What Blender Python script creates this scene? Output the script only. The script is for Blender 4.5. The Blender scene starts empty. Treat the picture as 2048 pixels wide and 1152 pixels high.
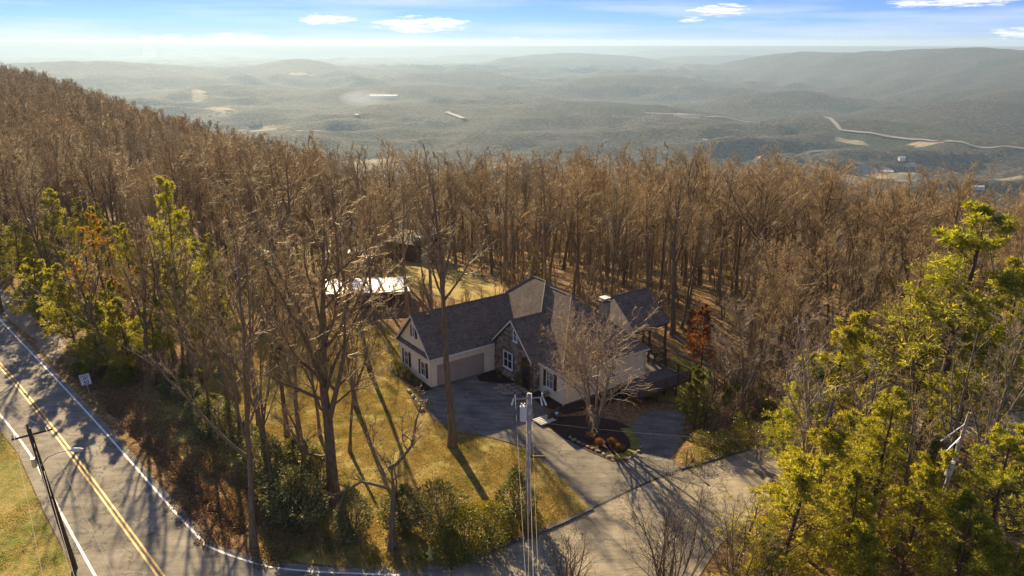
import bpy, bmesh, math, random
import numpy as np
from mathutils import Vector, Matrix

R = math.radians
C = bpy.context.scene.collection
sc = bpy.context.scene
rnd = random.Random(7)

# ------------------------------------------------------------------ camera
H = 34.0                                   # camera height above the lawn
FPX = 1500.0                               # focal length in photo pixels (2048 wide)
PITCH = math.atan(491 / FPX)
cam_d = bpy.data.cameras.new('camera'); cam = bpy.data.objects.new('camera', cam_d); C.objects.link(cam)
cam.location = (0, 0, H); cam.rotation_euler = (R(90) - PITCH, 0, 0)
cam_d.sensor_width = 36; cam_d.lens = FPX / 2048 * 36; cam_d.clip_start = 0.5; cam_d.clip_end = 90000
sc.camera = cam

# ------------------------------------------------------------------ light
SUN_EL, SUN_AZ = 24.5, -22.5               # azimuth from +Y towards +X
SUN_STRENGTH, SKY_STRENGTH, EXPOSURE = 5.0, 0.08, 1.4
sun_d = bpy.data.lights.new('sun', 'SUN'); sun = bpy.data.objects.new('sun', sun_d); C.objects.link(sun)
sun_d.energy = SUN_STRENGTH; sun_d.angle = R(0.6); sun_d.color = (1.0, 0.78, 0.45)
sd = Vector((math.sin(R(SUN_AZ)) * math.cos(R(SUN_EL)), math.cos(R(SUN_AZ)) * math.cos(R(SUN_EL)), math.sin(R(SUN_EL))))
sun.rotation_euler = sd.to_track_quat('Z', 'Y').to_euler()

sc.view_settings.view_transform = 'Standard'; sc.view_settings.look = 'None'
sc.view_settings.gamma = 1; sc.view_settings.use_curve_mapping = False
sc.view_settings.exposure = EXPOSURE
sc.cycles.max_bounces = 6; sc.cycles.diffuse_bounces = 4; sc.cycles.glossy_bounces = 2
sc.cycles.transmission_bounces = 3; sc.cycles.volume_bounces = 0; sc.cycles.transparent_max_bounces = 4
sc.cycles.sample_clamp_indirect = 4
sc.cycles.use_denoising = True; sc.cycles.denoising_prefilter = 'NONE'
sc.cycles.denoiser = 'OPENIMAGEDENOISE'

# pixel (in the 2048 x 1152 photograph) to a world point at height z, used to survey positions
SP, CP = math.sin(PITCH), math.cos(PITCH)
def G(x, y, z=0.0):
    dx, dy = x - 1024, y - 576
    dn = FPX * SP + dy * CP; fw = FPX * CP - dy * SP
    t = (H - z) / dn
    return (dx * t, fw * t)
def topz(bx, by, ty, z0=0.0):
    """height above z0 of something standing at base pixel (bx,by) whose top shows at row ty"""
    X, Y = G(bx, by, z0)
    dy = ty - 576
    return H - Y * (FPX * SP + dy * CP) / (FPX * CP - dy * SP) - z0

# ------------------------------------------------------------------ node helpers
class NT:
    def __init__(s, tree): s.t = tree; s.n = tree.nodes; s.l = tree.links
    def add(s, typ, **kw):
        n = s.n.new(typ)
        for k, v in kw.items():
            if k == 'ins':
                for a, b in v.items():
                    n.inputs[a].default_value = b
            else: setattr(n, k, v)
        return n
    def link(s, a, b): s.l.new(a, b)
    def val(s, x, sock):
        if hasattr(x, 'is_linked') or isinstance(x, bpy.types.NodeSocket): s.l.new(x, sock)
        else: sock.default_value = x
    def math(s, op, a, b=0.0, c=None, clamp=False):
        n = s.n.new('ShaderNodeMath'); n.operation = op; n.use_clamp = clamp
        s.val(a, n.inputs[0]); s.val(b, n.inputs[1])
        if c is not None: s.val(c, n.inputs[2])
        return n.outputs[0]
    def ramp(s, fac, stops):
        n = s.n.new('ShaderNodeValToRGB'); s.l.new(fac, n.inputs[0])
        e = n.color_ramp.elements
        e[0].position, e[0].color = stops[0][0], tuple(stops[0][1]) + (1,)
        e[1].position, e[1].color = stops[-1][0], tuple(stops[-1][1]) + (1,)
        for p, c in stops[1:-1]:
            k = e.new(p); k.color = tuple(c) + (1,)
        return n.outputs[0]
    def noise(s, vec, scale, detail=4, rough=0.55, dist=0.0):
        n = s.n.new('ShaderNodeTexNoise'); n.inputs['Scale'].default_value = scale
        n.inputs['Detail'].default_value = detail; n.inputs['Roughness'].default_value = rough
        n.inputs['Distortion'].default_value = dist
        if vec is not None: s.l.new(vec, n.inputs['Vector'])
        return n.outputs['Fac']
    def mix(s, fac, a, b, mode='MIX'):
        n = s.n.new('ShaderNodeMix'); n.data_type = 'RGBA'; n.blend_type = mode
        s.val(fac, n.inputs[0])
        for x, k in ((a, 6), (b, 7)):
            if isinstance(x, tuple): n.inputs[k].default_value = x + (1,) if len(x) == 3 else x
            else: s.l.new(x, n.inputs[k])
        return n.outputs[2]
    def pos(s):
        return s.n.new('ShaderNodeNewGeometry').outputs['Position']
    def obj(s):
        return s.n.new('ShaderNodeTexCoord').outputs['Object']
    def mapv(s, vec, scale=(1, 1, 1), rot=(0, 0, 0), loc=(0, 0, 0)):
        n = s.n.new('ShaderNodeMapping'); s.l.new(vec, n.inputs[0])
        n.inputs['Location'].default_value = loc; n.inputs['Rotation'].default_value = rot; n.inputs['Scale'].default_value = scale
        return n.outputs[0]
    def bump(s, h, strength=0.5, dist=0.05):
        n = s.n.new('ShaderNodeBump'); n.inputs['Strength'].default_value = strength; n.inputs['Distance'].default_value = dist
        s.l.new(h, n.inputs['Height']); return n.outputs[0]

def mat(name, build):
    m = bpy.data.materials.new(name); m.use_nodes = True
    t = NT(m.node_tree); b = m.node_tree.nodes['Principled BSDF']
    build(t, b); return m

def simple(name, col, rough=0.7, metal=0.0, var=0.25, scale=3.0, spec=0.3, bump=0.0, coords='obj', detail=4):
    def f(t, b):
        v = t.obj() if coords == 'obj' else t.pos()
        n = t.noise(v, scale, detail)
        lo = tuple(c * (1 - var) for c in col); hi = tuple(min(1, c * (1 + var)) for c in col)
        t.link(t.ramp(n, [(0.3, lo), (0.7, hi)]), b.inputs['Base Color'])
        b.inputs['Roughness'].default_value = rough; b.inputs['Metallic'].default_value = metal
        b.inputs['Specular IOR Level'].default_value = spec
        if bump: t.link(t.bump(n, bump, 0.02), b.inputs['Normal'])
    return mat(name, f)

# ------------------------------------------------------------------ world
w = bpy.data.worlds.new('World'); sc.world = w; w.use_nodes = True
t = NT(w.node_tree); bg = w.node_tree.nodes['Background']
sky = t.add('ShaderNodeTexSky'); sky.sky_type = 'NISHITA'; sky.sun_disc = False
sky.sun_elevation = R(SUN_EL); sky.sun_rotation = R(SUN_AZ); sky.altitude = 500
sky.air_density = 1.0; sky.dust_density = 0.05; sky.ozone_density = 1.0
tc = t.add('ShaderNodeTexCoord')
sep = t.add('ShaderNodeSeparateXYZ'); t.link(tc.outputs['Generated'], sep.inputs[0])
zc = t.math('MAXIMUM', sep.outputs[2], 0.0)
zp = t.math('POWER', zc, 0.5)
cmb = t.add('ShaderNodeCombineXYZ'); t.link(sep.outputs[0], cmb.inputs[0]); t.link(sep.outputs[1], cmb.inputs[1]); t.link(zp, cmb.inputs[2])
nrm = t.add('ShaderNodeVectorMath', operation='NORMALIZE'); t.link(cmb.outputs[0], nrm.inputs[0])
t.link(nrm.outputs[0], sky.inputs[0])
az = t.math('ARCTAN2', sep.outputs[0], sep.outputs[1])
# pale veil low over the horizon
veil = t.math('MULTIPLY', t.math('SUBTRACT', 1.0, t.math('MULTIPLY', zc, 38.0), clamp=True), 0.85, clamp=True)
skin = t.mix(1.0, sky.outputs[0], (0.37, 0.47, 0.74), 'MULTIPLY')
col = t.mix(veil, skin, (2.3, 2.85, 3.6))
# clouds: soft lens shapes at their own directions, broken by stretched noise, plus thin streaks all round
def px_dir(x, y):
    dx, dy = x - 1024, y - 576
    X, Y, Z = dx, FPX * CP - dy * SP, -(FPX * SP + dy * CP)
    L = math.sqrt(X * X + Y * Y + Z * Z)
    return math.atan2(X, Y), Z / L
cv = t.add('ShaderNodeCombineXYZ'); t.link(az, cv.inputs[0]); t.link(sep.outputs[2], cv.inputs[1])
nz = t.noise(t.mapv(cv.outputs[0], (34, 260, 1)), 1.0, 6, 0.6)
nz2 = t.noise(t.mapv(cv.outputs[0], (3.2, 46, 1), loc=(4, 1, 0)), 1.0, 5, 0.55)
total = None
for (x, y, wx, wy, a) in [(845, 50, 125, 20, 1.0), (655, 38, 62, 13, 1.0), (475, 73, 62, 11, 1.0), (350, 78, 70, 9, .9), (1440, 20, 70, 14, 1.0),
                          (1390, 38, 40, 8, .6), (1910, 3, 150, 12, .9), (2030, 68, 60, 14, .8), (815, 82, 40, 7, .9), (0, 20, 14, 4, .5),
                          (1040, 78, 40, 7, .5), (950, 88, 60, 5, .7), (-300, 40, 200, 25, .8), (2500, 20, 260, 26, .8)]:
    a0, z0 = px_dir(x, y)
    ax = t.math('DIVIDE', t.math('SUBTRACT', az, a0), wx / 1578.0)
    zz = t.math('DIVIDE', t.math('SUBTRACT', sep.outputs[2], z0), wy / 1578.0)
    r2 = t.math('ADD', t.math('MULTIPLY', ax, ax), t.math('MULTIPLY', zz, zz))
    g = t.math('MULTIPLY', t.math('SUBTRACT', 1.0, r2, clamp=True), a)
    total = g if total is None else t.math('MAXIMUM', total, g)
cl = t.math('MULTIPLY', t.math('SUBTRACT', t.math('ADD', total, t.math('MULTIPLY', t.math('SUBTRACT', nz, 0.5), 3.4)), 0.34), 1.9, clamp=True)
cl = t.math('MULTIPLY', cl, t.math('MULTIPLY', total, 5.0, clamp=True))
streak = t.math('MULTIPLY', t.math('SUBTRACT', nz2, 0.45), 3.0, clamp=True)
cl = t.math('MAXIMUM', cl, t.math('MULTIPLY', streak, 0.6))
col = t.mix(cl, col, (5.2, 5.2, 5.3))
t.link(col, bg.inputs[0]); bg.inputs[1].default_value = SKY_STRENGTH

# ------------------------------------------------------------------ object helpers
def thing(name, label, cat, loc=(0, 0, 0), rotz=0.0, group=None, kind=None):
    o = bpy.data.objects.new(name, None); C.objects.link(o)
    o.empty_display_size = 0.3
    o.location = loc; o.rotation_euler = (0, 0, rotz); o['label'] = label; o['category'] = cat
    if group: o['group'] = group
    if kind: o['kind'] = kind
    return o
def tag(o, label, cat, group=None):
    o['label'] = label; o['category'] = cat
    if group: o['group'] = group
    return o
def link(name, mesh, parent=None, label=None):
    o = bpy.data.objects.new(name, mesh); C.objects.link(o)
    if parent is not None: o.parent = parent
    if label: o['label'] = label
    return o
class MB:
    def __init__(s): s.v = []; s.f = []
    def quad(s, a, b, c, d): i = len(s.v); s.v += [a, b, c, d]; s.f.append((i, i + 1, i + 2, i + 3)); return s
    def poly(s, pts): i = len(s.v); s.v += list(pts); s.f.append(tuple(range(i, i + len(pts)))); return s
    def box(s, x0, y0, z0, x1, y1, z1):
        i = len(s.v)
        s.v += [(x0, y0, z0), (x1, y0, z0), (x1, y1, z0), (x0, y1, z0), (x0, y0, z1), (x1, y0, z1), (x1, y1, z1), (x0, y1, z1)]
        s.f += [(i, i + 3, i + 2, i + 1), (i + 4, i + 5, i + 6, i + 7), (i, i + 1, i + 5, i + 4), (i + 1, i + 2, i + 6, i + 5), (i + 2, i + 3, i + 7, i + 6), (i + 3, i, i + 4, i + 7)]
        return s
    def prism(s, pts, off):
        """closed solid from a planar polygon pushed by the vector off"""
        i = len(s.v); n = len(pts); off = Vector(off)
        s.v += [tuple(p) for p in pts] + [tuple(Vector(p) + off) for p in pts]
        s.f.append(tuple(range(i, i + n))); s.f.append(tuple(range(i + 2 * n - 1, i + n - 1, -1)))
        for k in range(n):
            j = (k + 1) % n; s.f.append((i + k, i + n + k, i + n + j, i + j))
        return s
    def tube(s, pts, rad, n=8, cap=True):
        pts = [Vector(p) for p in pts]; i0 = len(s.v)
        if not hasattr(rad, '__len__'): rad = [rad] * len(pts)
        for k, p in enumerate(pts):
            d = (pts[min(k + 1, len(pts) - 1)] - pts[max(k - 1, 0)]).normalized()
            a = d.cross(Vector((0, 0, 1)) if abs(d.z) < 0.9 else Vector((1, 0, 0))).normalized(); b = d.cross(a)
            for j in range(n):
                q = 2 * math.pi * j / n
                s.v.append(tuple(p + (a * math.cos(q) + b * math.sin(q)) * rad[k]))
        for k in range(len(pts) - 1):
            for j in range(n):
                j2 = (j + 1) % n
                s.f.append((i0 + k * n + j, i0 + k * n + j2, i0 + (k + 1) * n + j2, i0 + (k + 1) * n + j))
        if cap:
            s.f.append(tuple(i0 + j for j in range(n))[::-1]); e = i0 + (len(pts) - 1) * n; s.f.append(tuple(e + j for j in range(n)))
        return s
    def mesh(s, name, m, smooth=False):
        me = bpy.data.meshes.new(name); me.from_pydata([tuple(p) for p in s.v], [], s.f)
        ms = m if isinstance(m, (list, tuple)) else [m]
        for q in ms: me.materials.append(q)
        bm = bmesh.new(); bm.from_mesh(me); bmesh.ops.recalc_face_normals(bm, faces=bm.faces); bm.to_mesh(me); bm.free()
        if smooth: me.polygons.foreach_set('use_smooth', [True] * len(me.polygons))
        me.update(); return me
    def build(s, name, m, parent=None, label=None, smooth=False):
        return link(name, s.mesh(name, m, smooth), parent, label)

def np_mesh(name, V, F, m, smooth=False, fmat=None):
    """V (n,3); F list of (k, 3|4) index arrays"""
    me = bpy.data.meshes.new(name)
    me.vertices.add(len(V)); me.vertices.foreach_set('co', np.asarray(V, np.float32).ravel())
    loops = np.concatenate([f.ravel() for f in F]).astype(np.int32)
    sizes = np.concatenate([np.full(len(f), f.shape[1], np.int32) for f in F])
    starts = np.concatenate([[0], np.cumsum(sizes)[:-1]]).astype(np.int32)
    me.loops.add(len(loops)); me.loops.foreach_set('vertex_index', loops)
    me.polygons.add(len(sizes)); me.polygons.foreach_set('loop_start', starts)
    me.polygons.foreach_set('loop_total', sizes)
    if smooth: me.polygons.foreach_set('use_smooth', np.ones(len(sizes), bool))
    for q in (m if isinstance(m, (list, tuple)) else [m]): me.materials.append(q)
    if fmat is not None: me.polygons.foreach_set('material_index', np.asarray(fmat, np.int32))
    me.update(calc_edges=True); me.validate()
    return me

# ------------------------------------------------------------------ noise
def vnoise(x, y, seed=0):
    xi = np.floor(x).astype(np.int64); yi = np.floor(y).astype(np.int64)
    fx = x - xi; fy = y - yi; fx = fx * fx * (3 - 2 * fx); fy = fy * fy * (3 - 2 * fy)
    def h(a, b):
        n = (a * 374761393 + b * 668265263 + seed * 1442695041) & 0xffffffff
        n = ((n ^ (n >> 13)) * 1274126177) & 0xffffffff
        return ((n ^ (n >> 16)) & 0xffffff) / float(0xffffff)
    return (h(xi, yi) * (1 - fx) + h(xi + 1, yi) * fx) * (1 - fy) + (h(xi, yi + 1) * (1 - fx) + h(xi + 1, yi + 1) * fx) * fy
def fbm(x, y, wl, octv=5, seed=0, gain=0.5):
    s = np.zeros_like(x); a = 1.0; tot = 0
    for k in range(octv):
        s += a * (vnoise(x / wl + 17.3 * k, y / wl - 9.1 * k, seed + k) - 0.5) * 2; tot += a; a *= gain; wl /= 2.03
    return s / tot
def sstep(a, b, x):
    q = np.clip((x - a) / (b - a), 0, 1); return q * q * (3 - 2 * q)

# ------------------------------------------------------------------ house frame
HA = R(54.5)
U = Vector((math.sin(HA), math.cos(HA), 0)); V = Vector((-math.cos(HA), math.sin(HA), 0))
HO = Vector(G(863, 775) + (0,))
def HW(s, t, z=0.0): return HO + U * s + V * t + Vector((0, 0, z))

# ------------------------------------------------------------------ terrain
FLOOR = -325.0
def azpx(x): return math.atan((x - 1024) / 1578.0)
AZ_K = np.array([azpx(x) for x in (-1500, -400, 0, 100, 200, 300, 400, 500, 600, 700, 900, 1300, 1700, 2048, 3000)])
CREST_D = np.array([1600, 1100, 740, 590, 470, 375, 300, 240, 195, 160, 150, 150, 150, 150, 150.])
CREST_Z = np.array([24, 14, 0.5, -4, -10, -12, -12.5, -11.5, -9.5, -7, -7, -7.5, -8.5, -9, -9.])
FLAT_D = np.array([170, 150, 140, 138, 134, 130, 126, 120, 112, 104, 102, 102, 102, 104, 104.])
def ridge_pts(lst):
    out = []
    for (x, y, D) in lst:
        dy = y - 576; r = (FPX * SP + dy * CP) / (FPX * CP - dy * SP)
        a = azpx(x); out.append((math.sin(a) * D, math.cos(a) * D, H - r * D * math.cos(a)))
    return out
RIDGES = [  # crest (pixel of the crest, distance), side slope, rounding
    (ridge_pts([(1490, 150, 9300), (1535, 110, 9000), (1610, 104, 8600), (1700, 105, 8200), (1800, 100, 7800), (1900, 99, 7400), (1960, 95, 7200), (2048, 97, 6900), (2300, 97, 6400), (2900, 95, 6000)]), 0.22),
    (ridge_pts([(960, 158, 11200), (1030, 130, 11000), (1085, 107, 11000), (1130, 105, 11000), (1180, 106, 11000), (1260, 112, 11200), (1330, 140, 11600)]), 0.16),
    (ridge_pts([(1340, 118, 13000), (1370, 112, 13000), (1450, 111, 13200), (1540, 112, 13500)]), 0.14),
    (ridge_pts([(1290, 104, 17500), (1330, 97, 17500), (1480, 97, 17500), (1560, 101, 17500)]), 0.12),
    (ridge_pts([(860, 118, 15500), (900, 110, 15500), (960, 107, 15500), (1030, 112, 15500)]), 0.12),
    (ridge_pts([(80, 122, 7600), (135, 119, 7600), (220, 121, 7700), (300, 131, 7800), (380, 140, 7900)]), 0.16),
    (ridge_pts([(380, 150, 7300), (450, 138, 7600), (540, 132, 7900), (590, 121, 8000), (680, 131, 8100), (780, 137, 8200), (880, 148, 8300), (980, 152, 8400), (1060, 156, 8400), (1110, 166, 8400)]), 0.17),
    (ridge_pts([(380, 172, 5600), (440, 168, 5700), (510, 183, 5800)]), 0.18),
    (ridge_pts([(1150, 178, 6300), (1220, 172, 6400), (1330, 180, 6300)]), 0.16),
    (ridge_pts([(1550, 205, 4900), (1650, 190, 5100), (1760, 196, 5300)]), 0.16),
    (ridge_pts([(1750, 222, 4300), (1870, 203, 4500), (2048, 205, 4600), (2200, 205, 4600)]), 0.18),
]
for k in range(7):   # spurs that run down from the long ridge
    x = 1600 + k * 95; D0 = 8700 - k * 330
    RIDGES.append((ridge_pts([(x, 120 - k, D0 - 350), (x - 55 + 5 * k, 150, D0 - 1500), (x - 90, 176, D0 - 2350)]), 0.34))
HW_PX = [(1250, 226), (1290, 228), (1340, 230), (1400, 233), (1460, 238), (1530, 248), (1600, 253), (1680, 262), (1760, 272), (1850, 282), (1940, 293), (2120, 306)]
HW_LINE = [G(x, y, -312) for x, y in HW_PX]
def low_ridge(lst):
    return [(math.sin(azpx(x)) * D, math.cos(azpx(x)) * D, FLOOR + hh * 1.12) for x, D, hh in lst]
for lst in ([(620, 3300, 40), (760, 3500, 85), (900, 3650, 70), (1040, 3600, 30)], [(980, 3300, 30), (1120, 3450, 95), (1300, 3500, 80), (1420, 3400, 25)], [(520, 4700, 20), (700, 4800, 90), (880, 4900, 100), (1050, 4700, 60), (1150, 4600, 20)],
            [(1400, 4200, 10), (1500, 4350, 90), (1620, 4400, 100), (1720, 4300, 30)], [(1500, 3000, 15), (1620, 3050, 75), (1760, 3050, 80), (1880, 2950, 30)], [(1850, 3600, 20), (1960, 3700, 120), (2100, 3700, 120), (2300, 3600, 60)], [(1100, 5700, 30), (1230, 5800, 120), (1340, 5900, 110), (1450, 5900, 30)],
            [(700, 6300, 20), (830, 6500, 110), (960, 6500, 120), (1080, 6300, 60)], [(300, 5200, 20), (420, 5300, 90), (540, 5400, 80), (640, 5300, 20)], [(1250, 2800, 10), (1340, 2900, 55), (1440, 2900, 50), (1500, 2800, 10)], [(1900, 2700, 20), (2000, 2800, 70), (2150, 2800, 70)], [(60, 6300, 30), (200, 6500, 120), (340, 6600, 110), (430, 6500, 40)]):
    RIDGES.append((low_ridge(lst), 0.26))
def seg_ridge(x, y, pts, slope, wob):
    best = np.full(x.shape, -1e4)
    for (x0, y0, z0), (x1, y1, z1) in zip(pts[:-1], pts[1:]):
        dx, dy = x1 - x0, y1 - y0; L2 = dx * dx + dy * dy
        q = np.clip(((x - x0) * dx + (y - y0) * dy) / L2, 0, 1)
        d = np.hypot(x - x0 - q * dx, y - y0 - q * dy)
        h = z0 + q * (z1 - z0) - slope * (np.sqrt(d * d + 120 ** 2) - 120) * (1 + 0.45 * wob)
        best = np.maximum(best, h)
    return best
def T(x, y):
    x = np.asarray(x, float); y = np.asarray(y, float)
    D = np.hypot(x, y); a = np.arctan2(x, y)
    cd = np.interp(a, AZ_K, CREST_D); cz = np.interp(a, AZ_K, CREST_Z); fd = np.interp(a, AZ_K, FLAT_D)
    near = cz * np.clip((D - fd) / (cd - fd), 0, 1) ** 1.15
    near = near + 0.9 * fbm(x, y, 60, 3, 5) * sstep(0, 60, D - fd)
    # the ground falls away on the deck side of the house
    c = HW(24, -16)
    px, py = x - c.x, y - c.y
    near = near - 1.7 * np.exp(-((px / 12) ** 2 + (py / 11) ** 2))
    far = np.zeros_like(x) + FLOOR
    m = D > 130
    if m.any():
        xm, ym = x[m], y[m]; Dm = D[m]
        wob = fbm(xm, ym, 700, 4, 11)
        xr, yr = xm * 0.42 + ym * 0.10, ym * 1.25 - xm * 0.22 + 160 * wob
        hills = FLOOR + 34 * fbm(xr, yr, 1500, 3, 21) + 95 * (1 - np.abs(fbm(xr, yr, 900, 5, 31, 0.55)) * 2.6).clip(0, 1) ** 1.5 * (0.35 + vnoise(xr / 900, yr / 900, 5)) + 26 * fbm(xm * .7, ym, 260, 4, 41, .6)
        hd = np.full(xm.shape, 1e9)
        for (x0, y0), (x1, y1) in zip(HW_LINE[:-1], HW_LINE[1:]):
            ddx, ddy = x1 - x0, y1 - y0; qq = np.clip(((xm - x0) * ddx + (ym - y0) * ddy) / (ddx * ddx + ddy * ddy), 0, 1)
            hd = np.minimum(hd, np.hypot(xm - x0 - qq * ddx, ym - y0 - qq * ddy))
        hills = -312 + (hills + 312) * sstep(40, 420, hd)
        for pts, sl in RIDGES:
            r = seg_ridge(xm, ym, pts, sl, wob * 1.5) + 24 * fbm(xm, ym, 520, 5, 51, .6)
            k = 22.0; mx = np.maximum(hills, r)
            hills = mx + k * np.exp(-np.abs(hills - r) / k) * 0.35
        # far plateau that closes the view, a touch higher to the left
        am = a[m]; plat = np.interp(am, [azpx(-200), azpx(0), azpx(330), azpx(600), azpx(900), azpx(2048)], [82, 60, 10, -45, -60, -62])
        edge = 18500 + 900 * fbm(xm, ym, 5000, 3, 61)
        q = sstep(0, 1500, Dm - edge)
        hills = hills * (1 - q) + plat * q
        far[m] = hills
    drop = near - 0.48 * np.maximum(0, D - cd) + 0.0
    k = 12.0
    z = np.where(D > cd, np.maximum(drop, far) + 0.35 * k * np.exp(-np.abs(drop - far) / k) * sstep(0, 300, D - cd), near)
    return z
def Tz(x, y): return float(T(np.array([x]), np.array([y]))[0])
def TG(x, y):
    """point of the near ground seen at a pixel, following the slope"""
    z = 0.0
    for _ in range(12):
        X, Y = G(x, y, z); z = 0.5 * z + 0.5 * Tz(X, Y)
    return X, Y, z

# ------------------------------------------------------------------ ground materials
def f_ground(t, b):
    p = t.pos()
    geo = t.add('ShaderNodeVectorMath', operation='LENGTH'); t.link(p, geo.inputs[0])
    n1 = t.noise(p, 2.6, 6, 0.7); n2 = t.noise(p, 0.12, 4); n3 = t.noise(p, 9.0, 3, 0.7)
    litter = t.ramp(n1, [(0.28, (0.06, 0.038, 0.018)), (0.48, (0.19, 0.115, 0.05)), (0.60, (0.32, 0.20, 0.09)), (0.76, (0.50, 0.34, 0.19))])
    moss = t.ramp(n3, [(0.3, (0.07, 0.06, 0.018)), (0.7, (0.22, 0.17, 0.06))])
    near = t.mix(t.math('MULTIPLY', t.math('SUBTRACT', n2, 0.53), 5.0, clamp=True), litter, moss)
    # wooded valley: bare hardwood crowns, darker evergreens, pale pasture
    m1 = t.noise(p, 0.075, 4, 0.7); m2 = t.noise(p, 0.0032, 4, 0.6); m3 = t.noise(p, 0.02, 3, 0.6)
    hard = t.ramp(m1, [(0.36, (0.007, 0.006, 0.005)), (0.52, (0.042, 0.034, 0.023)), (0.66, (0.115, 0.092, 0.06))])
    ever = t.ramp(m1, [(0.36, (0.002, 0.006, 0.003)), (0.66, (0.028, 0.045, 0.014))])
    wood = t.mix(t.math('MULTIPLY', t.math('SUBTRACT', t.math('ADD', t.math('MULTIPLY', m2, 0.65), t.math('MULTIPLY', m3, 0.35)), 0.49), 9.0, clamp=True), hard, ever)
    at = t.add('ShaderNodeAttribute', attribute_name='field')
    fn = t.noise(p, 0.012, 4)
    fieldc = t.ramp(fn, [(0.35, (0.20, 0.17, 0.10)), (0.65, (0.38, 0.30, 0.20))])
    fm = t.math('MULTIPLY', t.math('SUBTRACT', t.math('ADD', at.outputs['Fac'], t.math('MULTIPLY', t.math('SUBTRACT', m3, 0.5), 1.4)), 0.45), 6.0, clamp=True)
    wood = t.mix(fm, wood, fieldc)
    ff = t.math('DIVIDE', t.math('SUBTRACT', geo.outputs['Value'], 170.0), 260.0, clamp=True)
    t.link(t.mix(ff, near, wood), b.inputs['Base Color'])
    b.inputs['Roughness'].default_value = 0.95; b.inputs['Specular IOR Level'].default_value = 0.1
    b1 = t.bump(n1, 0.8, 0.12)
    bb = t.add('ShaderNodeBump'); bb.inputs['Distance'].default_value = 11.0
    t.link(t.math('MULTIPLY', ff, 0.9), bb.inputs['Strength']); t.link(m1, bb.inputs['Height']); t.link(b1, bb.inputs['Normal'])
    t.link(bb.outputs[0], b.inputs['Normal'])
M_ground = mat('ground_litter_and_woods', f_ground)

def f_grass(green):
    def f(t, b):
        p = t.pos(); n1 = t.noise(t.mapv(p, (1, 1.6, 1), (0, 0, 0.5)), 5.5, 5, 0.75); n2 = t.noise(p, 0.35, 5, 0.6); n3 = t.noise(p, 1.6, 4, 0.65)
        dry = t.ramp(n1, [(0.28, (0.14, 0.10, 0.026)), (0.5, (0.33, 0.25, 0.07)), (0.74, (0.54, 0.43, 0.16))])
        gr = t.ramp(n1, [(0.28, (0.05, 0.065, 0.008)), (0.5, (0.14, 0.16, 0.022)), (0.74, (0.30, 0.30, 0.06))])
        k = t.math('MULTIPLY', t.math('SUBTRACT', t.math('ADD', t.math('MULTIPLY', n2, .6), t.math('MULTIPLY', n3, .4)), 0.58 - green), 6.0, clamp=True)
        c = t.mix(k, dry, gr)
        lit = t.math('MULTIPLY', t.math('SUBTRACT', n3, 0.62), 9.0, clamp=True)
        c = t.mix(t.math('MULTIPLY', lit, 0.6), c, (0.16, 0.09, 0.04))
        t.link(c, b.inputs['Base Color']); b.inputs['Roughness'].default_value = 0.9; b.inputs['Specular IOR Level'].default_value = 0.15
        t.link(t.bump(n1, 0.9, 0.10), b.inputs['Normal'])
    return f
M_lawn = mat('winter_lawn', f_grass(0.07)); M_verge = mat('green_verge', f_grass(0.16))
def f_asphalt(c, cracks, warm):
    def f(t, b):
        p = t.pos(); n1 = t.noise(p, 18, 3, 0.8); n2 = t.noise(p, 0.45, 5, 0.6); n3 = t.noise(t.mapv(p, (0.35, 2.2, 1), (0, 0, 0.8)), 0.9, 4)
        base = t.ramp(t.math('ADD', t.math('MULTIPLY', n2, 0.6), t.math('MULTIPLY', n3, 0.4)), [(0.36, tuple(x * 0.62 for x in c)), (0.5, c), (0.64, tuple(x * 1.45 for x in c))])
        sp = t.ramp(n1, [(0.25, (0.6, 0.6, 0.6)), (0.75, (1.45, 1.42, 1.35))])
        base = t.mix(1.0, base, sp, 'MULTIPLY')
        if cracks:
            v = t.add('ShaderNodeTexVoronoi', feature='DISTANCE_TO_EDGE'); v.inputs['Scale'].default_value = 0.28
            wv = t.add('ShaderNodeVectorMath', operation='ADD'); nn = t.add('ShaderNodeTexNoise'); nn.inputs['Scale'].default_value = 0.7
            t.link(p, nn.inputs['Vector']); sc_ = t.add('ShaderNodeVectorMath', operation='SCALE'); t.link(nn.outputs['Color'], sc_.inputs[0]); sc_.inputs['Scale'].default_value = 3.0
            t.link(p, wv.inputs[0]); t.link(sc_.outputs[0], wv.inputs[1]); t.link(wv.outputs[0], v.inputs['Vector'])
            k = t.math('MULTIPLY', t.math('LESS_THAN', v.outputs['Distance'], 0.012), cracks)
            base = t.mix(k, base, tuple(x * 0.35 for x in c))
        t.link(base, b.inputs['Base Color']); b.inputs['Roughness'].default_value = 0.9; b.inputs['Specular IOR Level'].default_value = 0.2
        t.link(t.bump(n1, 0.35, 0.02), b.inputs['Normal'])
    return f
M_road = mat('road_asphalt', f_asphalt((0.215, 0.195, 0.165), 0.7, 0))
M_street = mat('street_asphalt', f_asphalt((0.27, 0.235, 0.18), 0.5, 0))
M_drive = mat('driveway_asphalt', f_asphalt((0.165, 0.15, 0.13), 0.6, 0))
M_gravel = simple('gravel', (0.26, 0.21, 0.16), 0.9, var=0.4, scale=9, coords='pos', bump=0.5)
M_mulch = simple('mulch', (0.045, 0.022, 0.014), 0.95, var=0.6, scale=7, coords='pos', bump=0.8)
def f_paint(c):
    def f(t, b):
        p = t.pos(); n = t.noise(p, 7, 5, 0.8)
        t.link(t.ramp(n, [(0.36, (0.17, 0.16, 0.14)), (0.45, c)]), b.inputs['Base Color']); b.inputs['Roughness'].default_value = 0.6
    return f
M_white_line = mat('white_road_paint', f_paint((0.78, 0.77, 0.74))); M_yellow_line = mat('yellow_road_paint', f_paint((0.72, 0.40, 0.04)))
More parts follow.
